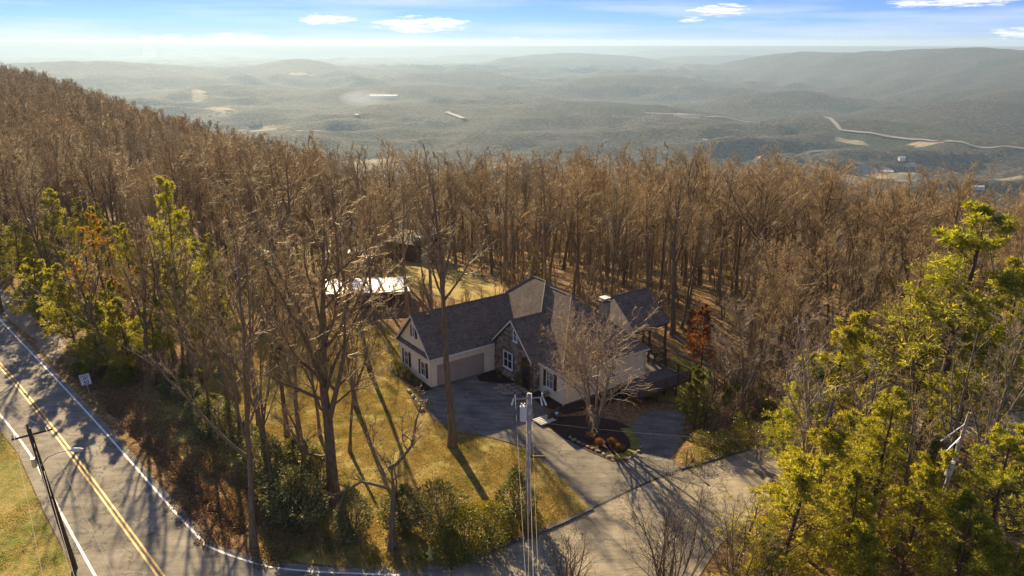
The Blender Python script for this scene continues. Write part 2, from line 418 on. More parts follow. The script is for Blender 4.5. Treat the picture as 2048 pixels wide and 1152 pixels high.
M_concrete = simple('kerb_concrete', (0.11, 0.095, 0.08), 0.85, var=0.25, scale=2.5, coords='pos', bump=0.2)

# ------------------------------------------------------------------ terrain mesh
ang_in = np.arange(-44, 44.01, 0.25); ang_l = np.linspace(-180, -44, 70)[:-1]; ang_r = np.linspace(44, 180, 70)[1:-1]
ang = np.radians(np.concatenate([ang_l, ang_in, ang_r]))
rad = [0.0, 10, 18, 25, 30]
while rad[-1] < 130: rad.append(rad[-1] + 1.0)
while rad[-1] < 26000: rad.append(rad[-1] * 1.0125)
rad = np.array(rad)
A, RR = np.meshgrid(ang, rad[1:])
GX, GY = np.sin(A) * RR, np.cos(A) * RR
GZ = T(GX, GY)
# drainage ditch between the road and the hedge
def polyline_dist(x, y, pts):
    d = np.full(np.shape(x), 1e9)
    for (x0, y0), (x1, y1) in zip(pts[:-1], pts[1:]):
        dx, dy = x1 - x0, y1 - y0
        q = np.clip(((x - x0) * dx + (y - y0) * dy) / (dx * dx + dy * dy), 0, 1)
        d = np.minimum(d, np.hypot(x - x0 - q * dx, y - y0 - q * dy))
    return d
DITCH = [G(120, 735), G(200, 812), G(300, 905), G(390, 985), G(470, 1062), G(520, 1092)]
dd = polyline_dist(GX, GY, DITCH)
_e0, _e1 = Vector(G(100, 745)), Vector(G(360, 1036)); _d = (_e1 - _e0).normalized()
ROADSIDE = sstep(1.2, 2.6, -((GX - _e0.x) * _d.y - (GY - _e0.y) * _d.x)) * sstep(1.0, 2.5, GY - 45.0)
GZ = GZ - 0.65 * ROADSIDE * np.exp(-(dd / 0.9) ** 2) + 0.12 * np.exp(-(dd / 1.8) ** 2) * fbm(GX, GY, 2.5, 3, 71) * ROADSIDE
na, nr = len(ang), len(rad) - 1
Vt = np.concatenate([[[0, 0, 0]], np.stack([GX, GY, GZ], -1).reshape(-1, 3)])
ii, jj = np.meshgrid(np.arange(nr - 1), np.arange(na), indexing='ij'); j2 = (jj + 1) % na
Fq = np.stack([1 + ii * na + jj, 1 + (ii + 1) * na + jj, 1 + (ii + 1) * na + j2, 1 + ii * na + j2], -1).reshape(-1, 4)
j = np.arange(na); Ft = np.stack([np.zeros(na, int), 1 + j, 1 + (j + 1) % na], -1)
gm = np_mesh('ground', Vt, [Fq[:, ::-1], Ft[:, ::-1]], M_ground, True)
fld = np.zeros(len(Vt))
# pastures in the valley: centre pixel, half width (px), half depth (px)
for (x, y, wx, wy) in [(440, 226, 55, 16), (520, 262, 70, 12), (620, 282, 85, 13), (400, 208, 25, 8), (740, 330, 110, 20), (730, 186, 30, 7), (790, 190, 45, 4), (600, 166, 40, 2),
                       (1310, 232, 22, 6), (1000, 340, 60, 20), (1060, 350, 45, 14), (1290, 335, 60, 10), (1700, 303, 60, 6), (1560, 325, 80, 8), (1780, 355, 110, 14), (1850, 312, 60, 5), (1680, 370, 90, 20), (1380, 250, 60, 4),
                       (1950, 300, 60, 3), (300, 117, 22, 3), (2000, 385, 60, 10)]:
    X, Y = G(x, y, -300); X0, Y0 = G(x, y - wy, -300); X1, _ = G(x + wx, y, -300)
    rx, ry = abs(X1 - X), abs(Y0 - Y)
    dr = np.hypot(X, Y); ux, uy = X / dr, Y / dr
    ex = (Vt[:, 0] - X) * ux + (Vt[:, 1] - Y) * uy; ey = -(Vt[:, 0] - X) * uy + (Vt[:, 1] - Y) * ux
    fld = np.maximum(fld, np.clip(1.08 - np.hypot(ex / ry, ey / rx), 0, 1))
at = gm.attributes.new('field', 'FLOAT', 'POINT')
at.data.foreach_set('value', fld.astype(np.float32)) if len(at.data) == len(fld) else None
ground = link('ground', gm); ground['kind'] = 'structure'

# ------------------------------------------------------------------ sheets laid on the ground
def sheet(name, pts, m, z, step=1.5, kind='structure'):
    """a polygon cut into a grid and laid z above the ground"""
    bm = bmesh.new(); vs = [bm.verts.new((p[0], p[1], 0)) for p in pts]; bm.faces.new(vs)
    xs = [p[0] for p in pts]; ys = [p[1] for p in pts]
    for ax, lo, hi in ((0, min(xs), max(xs)), (1, min(ys), max(ys))):
        q = lo + step
        while q < hi:
            co = [0, 0, 0]; co[ax] = q; no = [0, 0, 0]; no[ax] = 1
            bmesh.ops.bisect_plane(bm, geom=bm.verts[:] + bm.edges[:] + bm.faces[:], plane_co=co, plane_no=no); q += step
    X = np.array([v.co.x for v in bm.verts]); Y = np.array([v.co.y for v in bm.verts]); Z = T(X, Y)
    for v, q in zip(bm.verts, Z): v.co.z = q + z
    bmesh.ops.triangulate(bm, faces=bm.faces)
    bmesh.ops.recalc_face_normals(bm, faces=bm.faces)
    if sum(f.normal.z for f in bm.faces) < 0: bmesh.ops.reverse_faces(bm, faces=bm.faces)
    me = bpy.data.meshes.new(name); bm.to_mesh(me); bm.free(); me.materials.append(m)
    o = link(name, me)
    if kind: o['kind'] = kind
    return o
def ribbon(pts, w, smooth_it=3):
    P = [Vector((p[0], p[1])) for p in pts]
    for _ in range(smooth_it):
        Q = [P[0]]
        for a, b in zip(P[:-1], P[1:]): Q += [a * .75 + b * .25, a * .25 + b * .75]
        Q.append(P[-1]); P = Q
    L, Rr = [], []
    for i, p in enumerate(P):
        d = (P[min(i + 1, len(P) - 1)] - P[max(i - 1, 0)]).normalized(); n = Vector((-d.y, d.x))
        L.append(p + n * w / 2); Rr.append(p - n * w / 2)
    return L, Rr
def strip_mesh(name, pts, w, m, z, sm=3, parent=None, thick=0.0):
    L, Rr = ribbon(pts, w, sm); b = MB()
    zs = lambda p: Tz(p.x, p.y) + z
    for i in range(len(L) - 1):
        b.quad(*[(q.x, q.y, zs(q)) for q in (Rr[i], Rr[i + 1], L[i + 1], L[i])])
        if thick:
            for S in (L, Rr):
                b.quad((S[i].x, S[i].y, zs(S[i])), (S[i + 1].x, S[i + 1].y, zs(S[i + 1])), (S[i + 1].x, S[i + 1].y, zs(S[i + 1]) - thick), (S[i].x, S[i].y, zs(S[i]) - thick))
    return b.build(name, m, parent)
ZS = 0.03
edgeR = [G(-160, 470), G(0, 640), G(100, 745), G(200, 853), G(300, 968), G(360, 1036), G(410, 1088)]
edgeL = [G(225, 1215), G(190, 1152), G(115, 1015), G(60, 900), G(-60, 760), G(-220, 590)]
dirv = (Vector(edgeR[5]) - Vector(edgeR[2])).normalized(); nrmv = Vector((dirv.y, -dirv.x))
def offp(p, k): return (p[0] + nrmv.x * k, p[1] + nrmv.y * k)
fwdp = lambda p, k: (p[0] + dirv.x * k, p[1] + dirv.y * k)
# the main road, its outer edges a little beyond the white lines
r_in = [offp(p, -0.55) for p in edgeR]
road_pts = [fwdp(r_in[0], -60)] + r_in + [G(440, 1093), G(480, 1105), G(520, 1117), G(560, 1125), G(640, 1134), G(720, 1137), G(800, 1138), (-4.2, 43.3), (-3.5, 25), (-8, 14), (2, 2)]
road_pts += [(-9, 6)] + [offp(p, 0.9) for p in edgeL] + [fwdp(offp(edgeL[-1], 0.9), -60)]
sheet('road', road_pts, M_road, ZS, 3.0)
street_pts = [G(885, 1133), G(1000, 1098), G(1100, 1060), G(1182, 1018), G(1290, 965), G(1372, 937), G(1450, 905), G(1530, 880), G(1640, 850), G(1760, 830), G(1900, 810), (75, 62), (75, 54), G(1900, 870), G(1800, 900), G(1640, 960), G(1520, 1020), G(1440, 1090), G(1380, 1180), (6.5, 34), (2, 25), (-3.4, 25.0), (-4.1, 43.3)]
sheet('side_street', street_pts, M_street, ZS + 0.004, 3.0)
lawn = [G(425, 700), G(560, 662), G(700, 650), G(790, 660), G(812, 735), G(830, 775), G(845, 800), G(862, 842), G(905, 868), G(960, 872), G(1010, 885), G(1060, 900), G(1100, 938), G(1150, 985), G(1180, 1014),
        G(1100, 1055), G(1000, 1093), G(885, 1127), G(800, 1140), G(700, 1135), G(600, 1125), G(540, 1105), G(480, 1040), G(430, 960), G(400, 870), G(385, 790)]
sheet('lawn', lawn, M_lawn, ZS - 0.004, 2.0)
drive = [G(840, 782), G(876, 769), G(966, 746), G(985, 745), G(1010, 765), G(1050, 790), G(1084, 805), G(1098, 830), G(1090, 850), G(1122, 872), G(1180, 903), G(1225, 922), G(1262, 916), G(1284, 893), G(1276, 868), G(1262, 846), G(1280, 820), G(1310, 800), G(1375, 800), G(1368, 850),
         G(1352, 890), G(1345, 915), G(1360, 930), G(1385, 934), G(1290, 968), G(1184, 1020), G(1150, 985), G(1100, 938), G(1062, 898), G(1010, 883), G(960, 870), G(905, 862), G(866, 838), G(850, 805)]
sheet('driveway', drive, M_drive, ZS + 0.010, 1.5)
island = [G(1122, 872), G(1180, 903), G(1225, 922), G(1262, 916), G(1284, 893), G(1276, 868), G(1262, 846), G(1230, 832), G(1170, 826), G(1110, 832), G(1098, 850)]
sheet('mulch_bed', island, M_mulch, ZS + 0.05, 1.5)
sheet('bed_grass', [G(1205, 912), G(1228, 921), G(1262, 915), G(1283, 893), G(1276, 868), G(1262, 848), G(1240, 850), G(1258, 872), G(1262, 890), G(1248, 904), G(1222, 908)], M_verge, ZS + 0.06, 1.5)
sheet('mulch_bed', [HW(8.0, -0.2)[:2], HW(8.0, -4.2)[:2], HW(6.5, -3.3)[:2], HW(4.9, -1.6)[:2], HW(5.2, -0.6)[:2], HW(6.4, -0.2)[:2]], M_mulch, ZS + 0.05, 1.5)
sheet('mulch_bed', [HW(8.9, -6.9)[:2], HW(7.4, -7.1)[:2], HW(6.9, -9.5)[:2], HW(7.8, -12.4)[:2], HW(12, -12.6)[:2], HW(18, -12.0)[:2], HW(18, -10.8)[:2], HW(8.9, -10.8)[:2]], M_mulch, ZS + 0.055, 1.5)
sheet('mulch_bed', [HW(-0.1, -0.6)[:2], HW(-1.6, -0.4)[:2], HW(-2.2, 3)[:2], HW(-1.7, 7)[:2], HW(-0.1, 7)[:2]], M_mulch, ZS + 0.05, 1.5)
verge = [(-9, 5.5)] + [offp(p, 1.0) for p in edgeL[:-1]] + [offp(edgeL[-2], 14), (-80, 40), (-60, 15)]
sheet('grass_verge', verge, M_verge, ZS, 3.0)
sheet('back_lawn', [TG(1330, 800)[:2], TG(1385, 815)[:2], TG(1425, 790)[:2], TG(1430, 745)[:2], TG(1400, 722)[:2], TG(1350, 712)[:2], HW(23, -9)[:2], HW(20.2, -10.9)[:2], HW(18, -12)[:2]], M_verge, ZS, 1.5)
sheet('grass_bank', [G(300, 800), G(350, 800), G(400, 858), G(450, 925), G(500, 990), G(560, 1045), G(640, 1085), G(640, 1120), G(560, 1108), G(500, 1050), G(430, 985), G(370, 925), G(310, 862), G(270, 815)], M_lawn, ZS, 1.5)
sheet('gravel_pullout', [G(92, 712), G(70, 690), G(88, 672), G(118, 668), G(140, 684), G(122, 712), G(112, 735)], M_gravel, ZS - 0.006, 1.5)
sheet('side_track', [G(-30, 590), G(20, 640), G(60, 672), G(88, 690), G(100, 680), G(60, 625), G(30, 600), G(-20, 560)], M_gravel, ZS - 0.01, 1.5)
sheet('clearing', [TG(770, 500)[:2], TG(850, 508)[:2], TG(900, 527)[:2], TG(960, 552)[:2], TG(1010, 575)[:2], TG(1000, 592)[:2], TG(930, 604)[:2], TG(870, 590)[:2], TG(790, 560)[:2], TG(700, 540)[:2], TG(600, 530)[:2], TG(560, 500)[:2], TG(650, 480)[:2]], M_lawn, 0.05, 2.0)
# painted lines
def line(name, pts, w, m, z=ZS + 0.006, sm=2): o = strip_mesh(name, pts, w, m, z, sm); o['kind'] = 'structure'; return o
line('white_edge_line', [fwdp(edgeR[0], -60)] + edgeR[:-1] + [G(408, 1086)], 0.17, M_white_line)
line('white_edge_line', [G(405, 1088), G(440, 1104), G(480, 1118), G(520, 1130), G(560, 1138), G(640, 1145), G(720, 1148), G(800, 1151)], 0.15, M_white_line)
line('white_edge_line', [fwdp(edgeL[-1], -60)] + edgeL[::-1] , 0.17, M_white_line)
yl = [G(-170, 562), G(0, 727), G(90, 838), G(180, 958), G(250, 1054), G(320, 1150), G(375, 1230)]
for k in (-0.16, 0.16):
    line('yellow_centre_line', [offp(fwdp(yl[0], -60), k)] + [offp(p, k) for p in yl], 0.15, M_yellow_line)
# kerb along the lawn side of the street
def kerb(pts, name='kerb', w=0.28, h=0.13, m=None, label=None):
    L, Rr = ribbon(pts, w, 2); b = MB()
    for i in range(len(L) - 1):
        zz = Tz(L[i].x, L[i].y) + ZS; z2 = Tz(L[i + 1].x, L[i + 1].y) + ZS
        a, c, d, e = L[i], L[i + 1], Rr[i + 1], Rr[i]
        b.quad((a.x, a.y, zz + h), (e.x, e.y, zz + h), (d.x, d.y, z2 + h), (c.x, c.y, z2 + h))
        b.quad((a.x, a.y, zz - .1), (a.x, a.y, zz + h), (c.x, c.y, z2 + h), (c.x, c.y, z2 - .1))
        b.quad((e.x, e.y, zz + h), (e.x, e.y, zz - .1), (d.x, d.y, z2 - .1), (d.x, d.y, z2 + h))
    o = b.build(name, m or M_concrete); o['kind'] = 'structure'; return o
kerb([G(885, 1130), G(1000, 1096), G(1100, 1058), G(1184, 1018)], w=0.35)
M_tar = simple('joint_tar', (0.035, 0.032, 0.03), 0.8, var=0.3, scale=3, coords='pos')
line('asphalt_joint', [G(1184, 1018), G(1290, 966), G(1360, 937)], 0.22, M_tar, ZS + 0.016)
kerb([G(1360, 936), G(1400, 924), G(1440, 910), G(1500, 890)], w=0.3)

# ================================================================== HOUSE
def f_shingle(t, b):
    o = t.obj(); s = t.add('ShaderNodeSeparateXYZ'); t.link(o, s.inputs[0])
    row = t.math('FLOOR', t.math('MULTIPLY', s.outputs[2], 10.5))
    fr = t.math('FRACT', t.math('MULTIPLY', s.outputs[2], 10.5))
    c = t.add('ShaderNodeCombineXYZ')
    off = t.math('MULTIPLY', t.math('FRACT', t.math('MULTIPLY', row, 0.618)), 3.0)
    t.link(t.math('FLOOR', t.math('MULTIPLY', t.math('ADD', t.math('ADD', s.outputs[0], s.outputs[1]), off), 3.2)), c.inputs[0]); t.link(row, c.inputs[1])
    wn = t.add('ShaderNodeTexWhiteNoise', noise_dimensions='2D'); t.link(c.outputs[0], wn.inputs['Vector'])
    n = t.noise(o, 0.8, 4)
    k = t.math('ADD', t.math('MULTIPLY', wn.outputs['Value'], 0.32), t.math('MULTIPLY', n, 0.68))
    col = t.ramp(k, [(0.15, (0.085, 0.064, 0.052)), (0.5, (0.16, 0.122, 0.098)), (0.85, (0.26, 0.20, 0.158))])
    edge = t.math('LESS_THAN', fr, 0.2)
    t.link(t.mix(t.math('MULTIPLY', edge, 0.55), col, (0.022, 0.019, 0.018)), b.inputs['Base Color'])
    b.inputs['Roughness'].default_value = 0.85; b.inputs['Specular IOR Level'].default_value = 0.3
    t.link(t.bump(t.math('ADD', fr, t.math('MULTIPLY', wn.outputs['Value'], 0.5)), 0.8, 0.03), b.inputs['Normal'])
M_shingle = mat('roof_shingles', f_shingle)
M_ridge = simple('ridge_cap_shingles', (0.14, 0.115, 0.09), 0.8, var=0.4, scale=4, bump=0.3)
M_siding = simple('cream_vinyl_siding', (0.84, 0.73, 0.52), 0.55, var=0.08, scale=1.2)
M_trim = simple('cream_trim', (0.70, 0.66, 0.58), 0.5, var=0.06, scale=1.0)
M_white = simple('white_window_frame', (0.80, 0.80, 0.80), 0.4, var=0.04, scale=1.0)
M_shutter = simple('dark_maroon_shutter', (0.040, 0.014, 0.012), 0.5, var=0.2, scale=3)
M_gdoor = simple('taupe_garage_door', (0.42, 0.33, 0.265), 0.5, var=0.08, scale=0.8)
def f_glass(t, b):
    b.inputs['Base Color'].default_value = (0.018, 0.022, 0.028, 1); b.inputs['Roughness'].default_value = 0.05; b.inputs['Specular IOR Level'].default_value = 0.8
M_glass = mat('dark_window_glass', f_glass)
M_found = simple('foundation_block', (0.14, 0.11, 0.09), 0.9, var=0.3, scale=2.0)
M_mortar = simple('mortar', (0.20, 0.17, 0.14), 0.95, var=0.3, scale=5)
STONES = [simple('stone_' + n, c, 0.85, var=0.3, scale=3.5, bump=0.3) for n, c in
          (('tan', (0.33, 0.26, 0.18)), ('brown', (0.20, 0.13, 0.085)), ('grey', (0.26, 0.24, 0.21)), ('rust', (0.27, 0.14, 0.085)), ('buff', (0.42, 0.35, 0.26)))]
M_wood_dark = simple('dark_stained_deck_wood', (0.10, 0.058, 0.036), 0.7, var=0.35, scale=4)
M_deckboard = simple('weathered_deck_boards', (0.13, 0.10, 0.085), 0.7, var=0.3, scale=2.5)
M_door = simple('stained_wood_door', (0.09, 0.04, 0.018), 0.4, var=0.3, scale=3)
M_metal = simple('galvanised_metal', (0.55, 0.55, 0.55), 0.35, metal=0.8, var=0.15, scale=3)
M_timber = simple('weathered_timber', (0.30, 0.25, 0.20), 0.8, var=0.3, scale=3)
M_flag = simple('flagstone', (0.33, 0.26, 0.20), 0.85, var=0.25, scale=2, bump=0.2)

house = thing('house', 'cream sided house with stone entry gable, hipped dark shingle roof and attached garage wing', 'house', tuple(HO), R(90) - HA)
PITCH_M = 0.915
def siding(name, p0, p1, zlo, zhi, nrm, course=0.17, span=None):
    """lapped boards on a wall from p0 to p1; span(z) gives the run of the wall at that height"""
    b = MB(); d = Vector((p1[0] - p0[0], p1[1] - p0[1], 0)); L = d.length; d.normalize(); n = Vector(nrm)
    z = zlo
    while z < zhi - 0.01:
        z2 = min(z + course, zhi)
        a0, a1 = span(z) if span else (0, L); b0, b1 = span(z2) if span else (0, L)
        P = lambda a, zz, o: tuple(Vector((p0[0], p0[1], zz)) + d * a + n * o)
        b.quad(P(a0, z, 0.03), P(a1, z, 0.03), P(b1, z2, 0.006), P(b0, z2, 0.006))
        b.quad(P(a0, z, 0.0), P(a1, z, 0.0), P(a1, z, 0.03), P(a0, z, 0.03))
        z = z2
    o = b.build(name, M_siding, house); o['kind'] = 'stuff'; return o
def wallbox(x0, y0, z0, x1, y1, z1, m=M_siding, name='wall'): return MB().box(x0, y0, z0, x1, y1, z1).build(name, m, house)
# solid cores behind the boards
wallbox(0.02, 0.02, -0.3, 8.6, 6.7, 3.5)
wallbox(8.82, -10.78, -3.0, 20.0, 6.9, 3.35)
wallbox(7.93, -6.9, -0.3, 8.9, -0.1, 3.4, M_mortar)
siding('siding', (0, 0), (7.92, 0), 0.0, 3.42, (0, -1, 0))
siding('siding', (0, 0), (0, 6.7), 0.0, 3.2, (-1, 0, 0))
MB().prism([(0.02, 0.0, 3.45), (0.02, 6.7, 3.45), (0.02, 3.35, 6.8)], (0.3, 0, 0)).build('gable_wall', M_siding, house)
siding('gable_siding', (0, 0), (0, 6.7), 3.55, 6.7, (-1, 0, 0), span=lambda z: (z - 3.45, 6.7 - (z - 3.45)))
siding('siding', (8.8, -10.8), (8.8, -6.92), -0.1, 3.25, (-1, 0, 0))
siding('siding', (8.8, -10.8), (20.0, -10.8), -0.1, 3.3, (0, -1, 0))
wallbox(8.78, -10.82, -3.0, 20.02, -10.7, -0.12, M_found, 'foundation_wall')
wallbox(8.74, -10.8, -1.0, 8.82, -6.9, -0.12, M_found, 'foundation_wall')
for (x, y, z0, z1) in ((-0.03, -0.03, -0.05, 3.3), (-0.03, 6.63, -0.05, 3.3), (8.76, -10.84, -0.15, 3.25), (19.94, -10.85, -0.15, 3.3)):
    MB().box(x, y, z0, x + 0.11, y + 0.11, z1).build('corner_trim', M_trim, house)
# roofs: closed slabs
def slab(name, pts, m=M_shingle, th=0.14, parent=None):
    return MB().prism(pts, (0, 0, -th)).build(name, m, parent or house)
gz = lambda tt: 3.3 + (tt + 0.4)       # garage front slope
slab('roof', [(-0.35, -0.42, 3.28), (10.4, -0.42, 3.28), (14.0, 3.35, 7.05), (-0.35, 3.35, 7.05)])
slab('roof', [(-0.35, 3.35, 7.045), (14.0, 3.35, 7.045), (14.0, 7.1, 3.3), (-0.35, 7.1, 3.3)])
ze, zr = 3.25, 8.65
slab('roof', [(8.4, -11.05, ze), (14.3, -5.15, zr), (14.3, 1.5, zr), (8.4, 7.4, ze)])
slab('roof', [(8.4, -11.05, ze - .004), (20.25, -11.05, ze - .004), (14.3, -5.15, zr - .004)])
slab('roof', [(20.25, -11.05, ze - .002), (20.25, 7.4, ze - .002), (14.3, 1.5, zr - .002), (14.3, -5.15, zr - .002)])
slab('roof', [(8.4, 7.4, ze - .006), (14.3, 1.5, zr - .006), (20.25, 7.4, ze - .006)])
# taller great-room roof in front of the main ridge
h2 = 0.47
slab('raised_roof', [(8.4, -6.6, ze + h2), (14.3, -0.7, zr + h2), (14.3, 1.45, zr + h2), (8.4, 7.35, ze + h2)], th=0.5)
slab('raised_roof', [(8.4, -6.6, ze + h2 - .003), (14.3, -0.7, zr + h2 - .003), (20.1, -6.5, ze + h2 - .003)], th=0.5)
slab('raised_roof', [(14.3, -0.7, zr + h2 - .002), (20.1, -6.5, ze + h2 - .002), (20.1, 7.3, ze + h2 - .002), (14.3, 1.45, zr + h2 - .002)], th=0.5)
slab('raised_roof', [(8.4, 7.35, ze + h2 - .005), (14.3, 1.45, zr + h2 - .005), (20.1, 7.3, ze + h2 - .005)], th=0.5)
# entry gable roof
slab('entry_roof', [(7.55, -3.5, 6.85), (12.4, -3.5, 6.85), (12.4, 0.12, 3.42), (7.55, 0.12, 3.42)])
slab('entry_roof', [(7.55, -7.17, 3.38), (9.6, -7.17, 3.38), (12.4, -3.5, 6.846), (7.55, -3.5, 6.846)])
# pent roof across the garage gable
MB().prism([(-0.4, -0.42, 3.26), (-0.4, 7.1, 3.26), (0.03, 7.0, 3.62), (0.03, -0.3, 3.62)], (0, 0, -0.10)).build('pent_roof', M_shingle, house)
MB().box(-0.44, -0.46, 3.10, -0.38, 7.14, 3.27).build('fascia', M_trim, house)
# fascia boards and gutters
def bar(name, p, q, w, m, parent=house, n=4): return MB().tube([p, q], w, n).build(name, m, parent)
MB().box(-0.36, -0.50, 3.12, 7.6, -0.42, 3.28).build('gutter', M_trim, house)
MB().box(8.32, -11.1, 3.08, 8.40, -7.2, 3.24).build('gutter', M_trim, house)
MB().box(8.32, -11.14, 3.08, 20.3, -11.06, 3.24).build('gutter', M_trim, house)
def rake(p, q, name='rake_board', parent=None):
    p, q = Vector(p), Vector(q)
    return MB().prism([p, q, q + Vector((0, 0, -0.2)), p + Vector((0, 0, -0.2))], (-0.05, 0, 0)).build(name, M_trim, parent or house)
rake((-0.35, -0.42, 3.30), (-0.35, 3.35, 7.07)); rake((-0.35, 7.1, 3.30), (-0.35, 3.35, 7.07))
rake((7.55, 0.12, 3.44), (7.55, -3.5, 6.87)); rake((7.55, -7.17, 3.40), (7.55, -3.5, 6.87))
for p, q in (((-0.35, 3.35, 7.06), (12.1, 3.35, 7.06)), ((14.3, -5.15, zr), (14.3, -1.1, zr)), ((14.3, -0.7, zr + h2), (14.3, 1.45, zr + h2)), ((14.3, -0.7, zr + h2), (11.4, -3.6, ze + h2 + 3 * PITCH_M)),
             ((14.3, 1.45, zr + h2), (12.0, 3.75, ze + h2 + 3.6 * PITCH_M)), ((14.3, -5.15, zr), (8.4, -11.05, ze)), ((14.3, -5.15, zr), (20.25, -11.05, ze)), ((7.55, -3.5, 6.86), (11.7, -3.5, 6.86)), ((14.3, 1.5, zr), (20.25, 7.4, ze))):
    bar('ridge_cap', p, q, 0.09, M_ridge)
# windows. face: 'x' wall looking along -x, 'y' wall looking along -y
def window(face, c0, c1, z0, z1, plane, cols=1, bars=True, shutters=False, sh_w=0.42, frame=M_white, arch=False):
    def bx(a0, q0, a1, q1, d0, d1, b=None):
        b = b or MB()
        if face == 'x': b.box(plane - d1, a0, q0, plane - d0, a1, q1)
        else: b.box(a0, plane - d1, q0, a1, plane - d0, q1)
        return b
    f = 0.09; b = MB()
    for (a0, q0, a1, q1) in ((c0, z0, c0 + f, z1), (c1 - f, z0, c1, z1), (c0 + f, z0, c1 - f, z0 + f), (c0 + f, z1 - f, c1 - f, z1)):
        bx(a0, q0, a1, q1, 0.0, 0.11, b)
    wd = b.build('window', frame, house)
    wi = (c1 - c0 - 2 * f) / cols
    for k in range(cols):
        a0 = c0 + f + k * wi
        bx(a0 + 0.03, z0 + f, a0 + wi - 0.03, z1 - f, 0.0, 0.045).build('pane', M_glass, wd)
        g = MB(); zm = (z0 + z1) / 2
        bx(a0 + .03, zm - 0.025, a0 + wi - .03, zm + 0.025, 0.0, 0.075, g)
        if bars: bx(a0 + wi / 2 - 0.015, z0 + f, a0 + wi / 2 + 0.015, z1 - f, 0.0, 0.06, g)
        g.build('glazing_bar', frame, wd)
        if k: bx(a0 - 0.035, z0 + f, a0 + 0.035, z1 - f, 0.0, 0.09).build('mullion', frame, wd)
    bx(c0 - 0.06, z0 - 0.08, c1 + 0.06, z0, 0.0, 0.16).build('sill', frame, wd)
    if shutters:
        for a in (c0 - sh_w - 0.02, c1 + 0.02):
            s = bx(a, z0, a + sh_w, z1, 0.03, 0.08)
            n = 9
            for k in range(n):
                q = z0 + 0.08 + (z1 - z0 - .16) * k / n
                bx(a + 0.05, q, a + sh_w - 0.05, q + 0.06, 0.08, 0.10, s)
            s.build('shutter', M_shutter, house)
window('x', 4.75, 5.75, 0.7, 2.35, 0.0, 1, True, True)
window('x', 1.05, 2.05, 0.75, 2.40, 0.0, 1, True, True)
window('x', 3.05, 3.65, 4.5, 5.7, 0.0, 1, True, True, 0.36)
window('x', -3.5, -1.85, 1.15, 3.0, 7.86, 2, False)
window('x', -4.35, -3.65, 4.6, 5.85, 7.86, 1, True)
window('x', -9.25, -8.1, 0.85, 2.65, 8.8, 2, True, True, 0.46)
window('y', 14.4, 15.8, 1.15, 2.55, -10.8, 2, True)
# garage doors: two sections wide, four high, with recessed panels
gd = MB().box(0.82, -0.05, 0.0, 6.38, 0.01, 2.22).build('garage_door', M_gdoor, house)
for r_ in range(4):
    for c_ in range(8):
        x = 0.90 + c_ * 0.685; z = 0.06 + r_ * 0.54
        MB().box(x, -0.085, z, x + 0.60, -0.05, z + 0.46).build('panel', M_gdoor, gd)
MB().box(0.70, -0.09, 0.0, 0.82, 0.0, 2.34).build('door_trim', M_gdoor, house); MB().box(6.38, -0.09, 0, 6.5, 0, 2.34).build('door_trim', M_gdoor, house)
MB().box(0.82, -0.09, 2.22, 6.38, 0, 2.34).build('door_trim', M_gdoor, house)
# stone entry gable, every stone laid singly
MB().prism([(7.93, -6.9, -0.2), (7.93, -0.05, -0.2), (7.93, -0.05, 3.35), (7.93, -3.5, 6.7), (7.93, -6.9, 3.4)], (0.1, 0, 0)).build('stone_backing', M_mortar, house)
AR = dict(c=-5.75, w=0.72, z=2.7)      # entry arch centre, half width, springing height
def in_opening(y, z):
    if -3.62 < y < -1.75 and 1.0 < z < 3.08: return True
    if -4.45 < y < -3.55 and 4.5 < z < 5.95: return True
    if abs(y - AR['c']) < AR['w'] and z < AR['z']: return True
    return (y - AR['c']) ** 2 + (z - AR['z']) ** 2 < AR['w'] ** 2
stone_me = []
for k in range(14):
    r2 = random.Random(k); b = MB(); n = 7
    pts = []
    for q in range(n):
        a = 2 * math.pi * (q + r2.uniform(-.25, .25)) / n + 0.3
        pts.append((math.copysign(abs(math.cos(a)) ** 0.6, math.cos(a)) * 0.5, math.copysign(abs(math.sin(a)) ** 0.6, math.sin(a)) * 0.5))
    i = 0
    for (sc_, x) in ((1.0, 0.0), (0.97, -0.05), (0.75, -0.08)):
        b.v += [(x, p[0] * sc_, p[1] * sc_) for p in pts]
    for lev in (0, 1):
        for q in range(n):
            q2 = (q + 1) % n; b.f.append((lev * n + q, lev * n + q2, (lev + 1) * n + q2, (lev + 1) * n + q))
    b.f.append(tuple(range(2 * n, 3 * n)))
    stone_me.append(b.mesh('stone', STONES[k % 5]))
r2 = random.Random(3); z = -0.05
while z < 6.6:
    hgt = r2.uniform(0.24, 0.40); y = -6.9 + r2.uniform(0, .1)
    while y < -0.05:
        wd = r2.uniform(0.28, 0.62); cy, cz = y + wd / 2, z + hgt / 2; y += wd
        top = 3.40 + (cy + 6.9) * 0.97 if cy < -3.5 else 3.35 + (-0.05 - cy) * 0.97
        if cz + hgt * 0.4 > top or cy > -0.12 or any(in_opening(cy + a * wd * .42, cz + c_ * hgt * .4) for a in (-1, 0, 1) for c_ in (-1, 0, 1)): continue
        o = link('stone', stone_me[r2.randrange(14)], house)
        o.location = (7.93, cy, cz); o.scale = (r2.uniform(.8, 1.4), wd * 0.99, hgt * r2.uniform(.9, 1.1)); o.rotation_euler = (r2.uniform(-.12, .12), 0, 0)
    z += hgt * 0.95
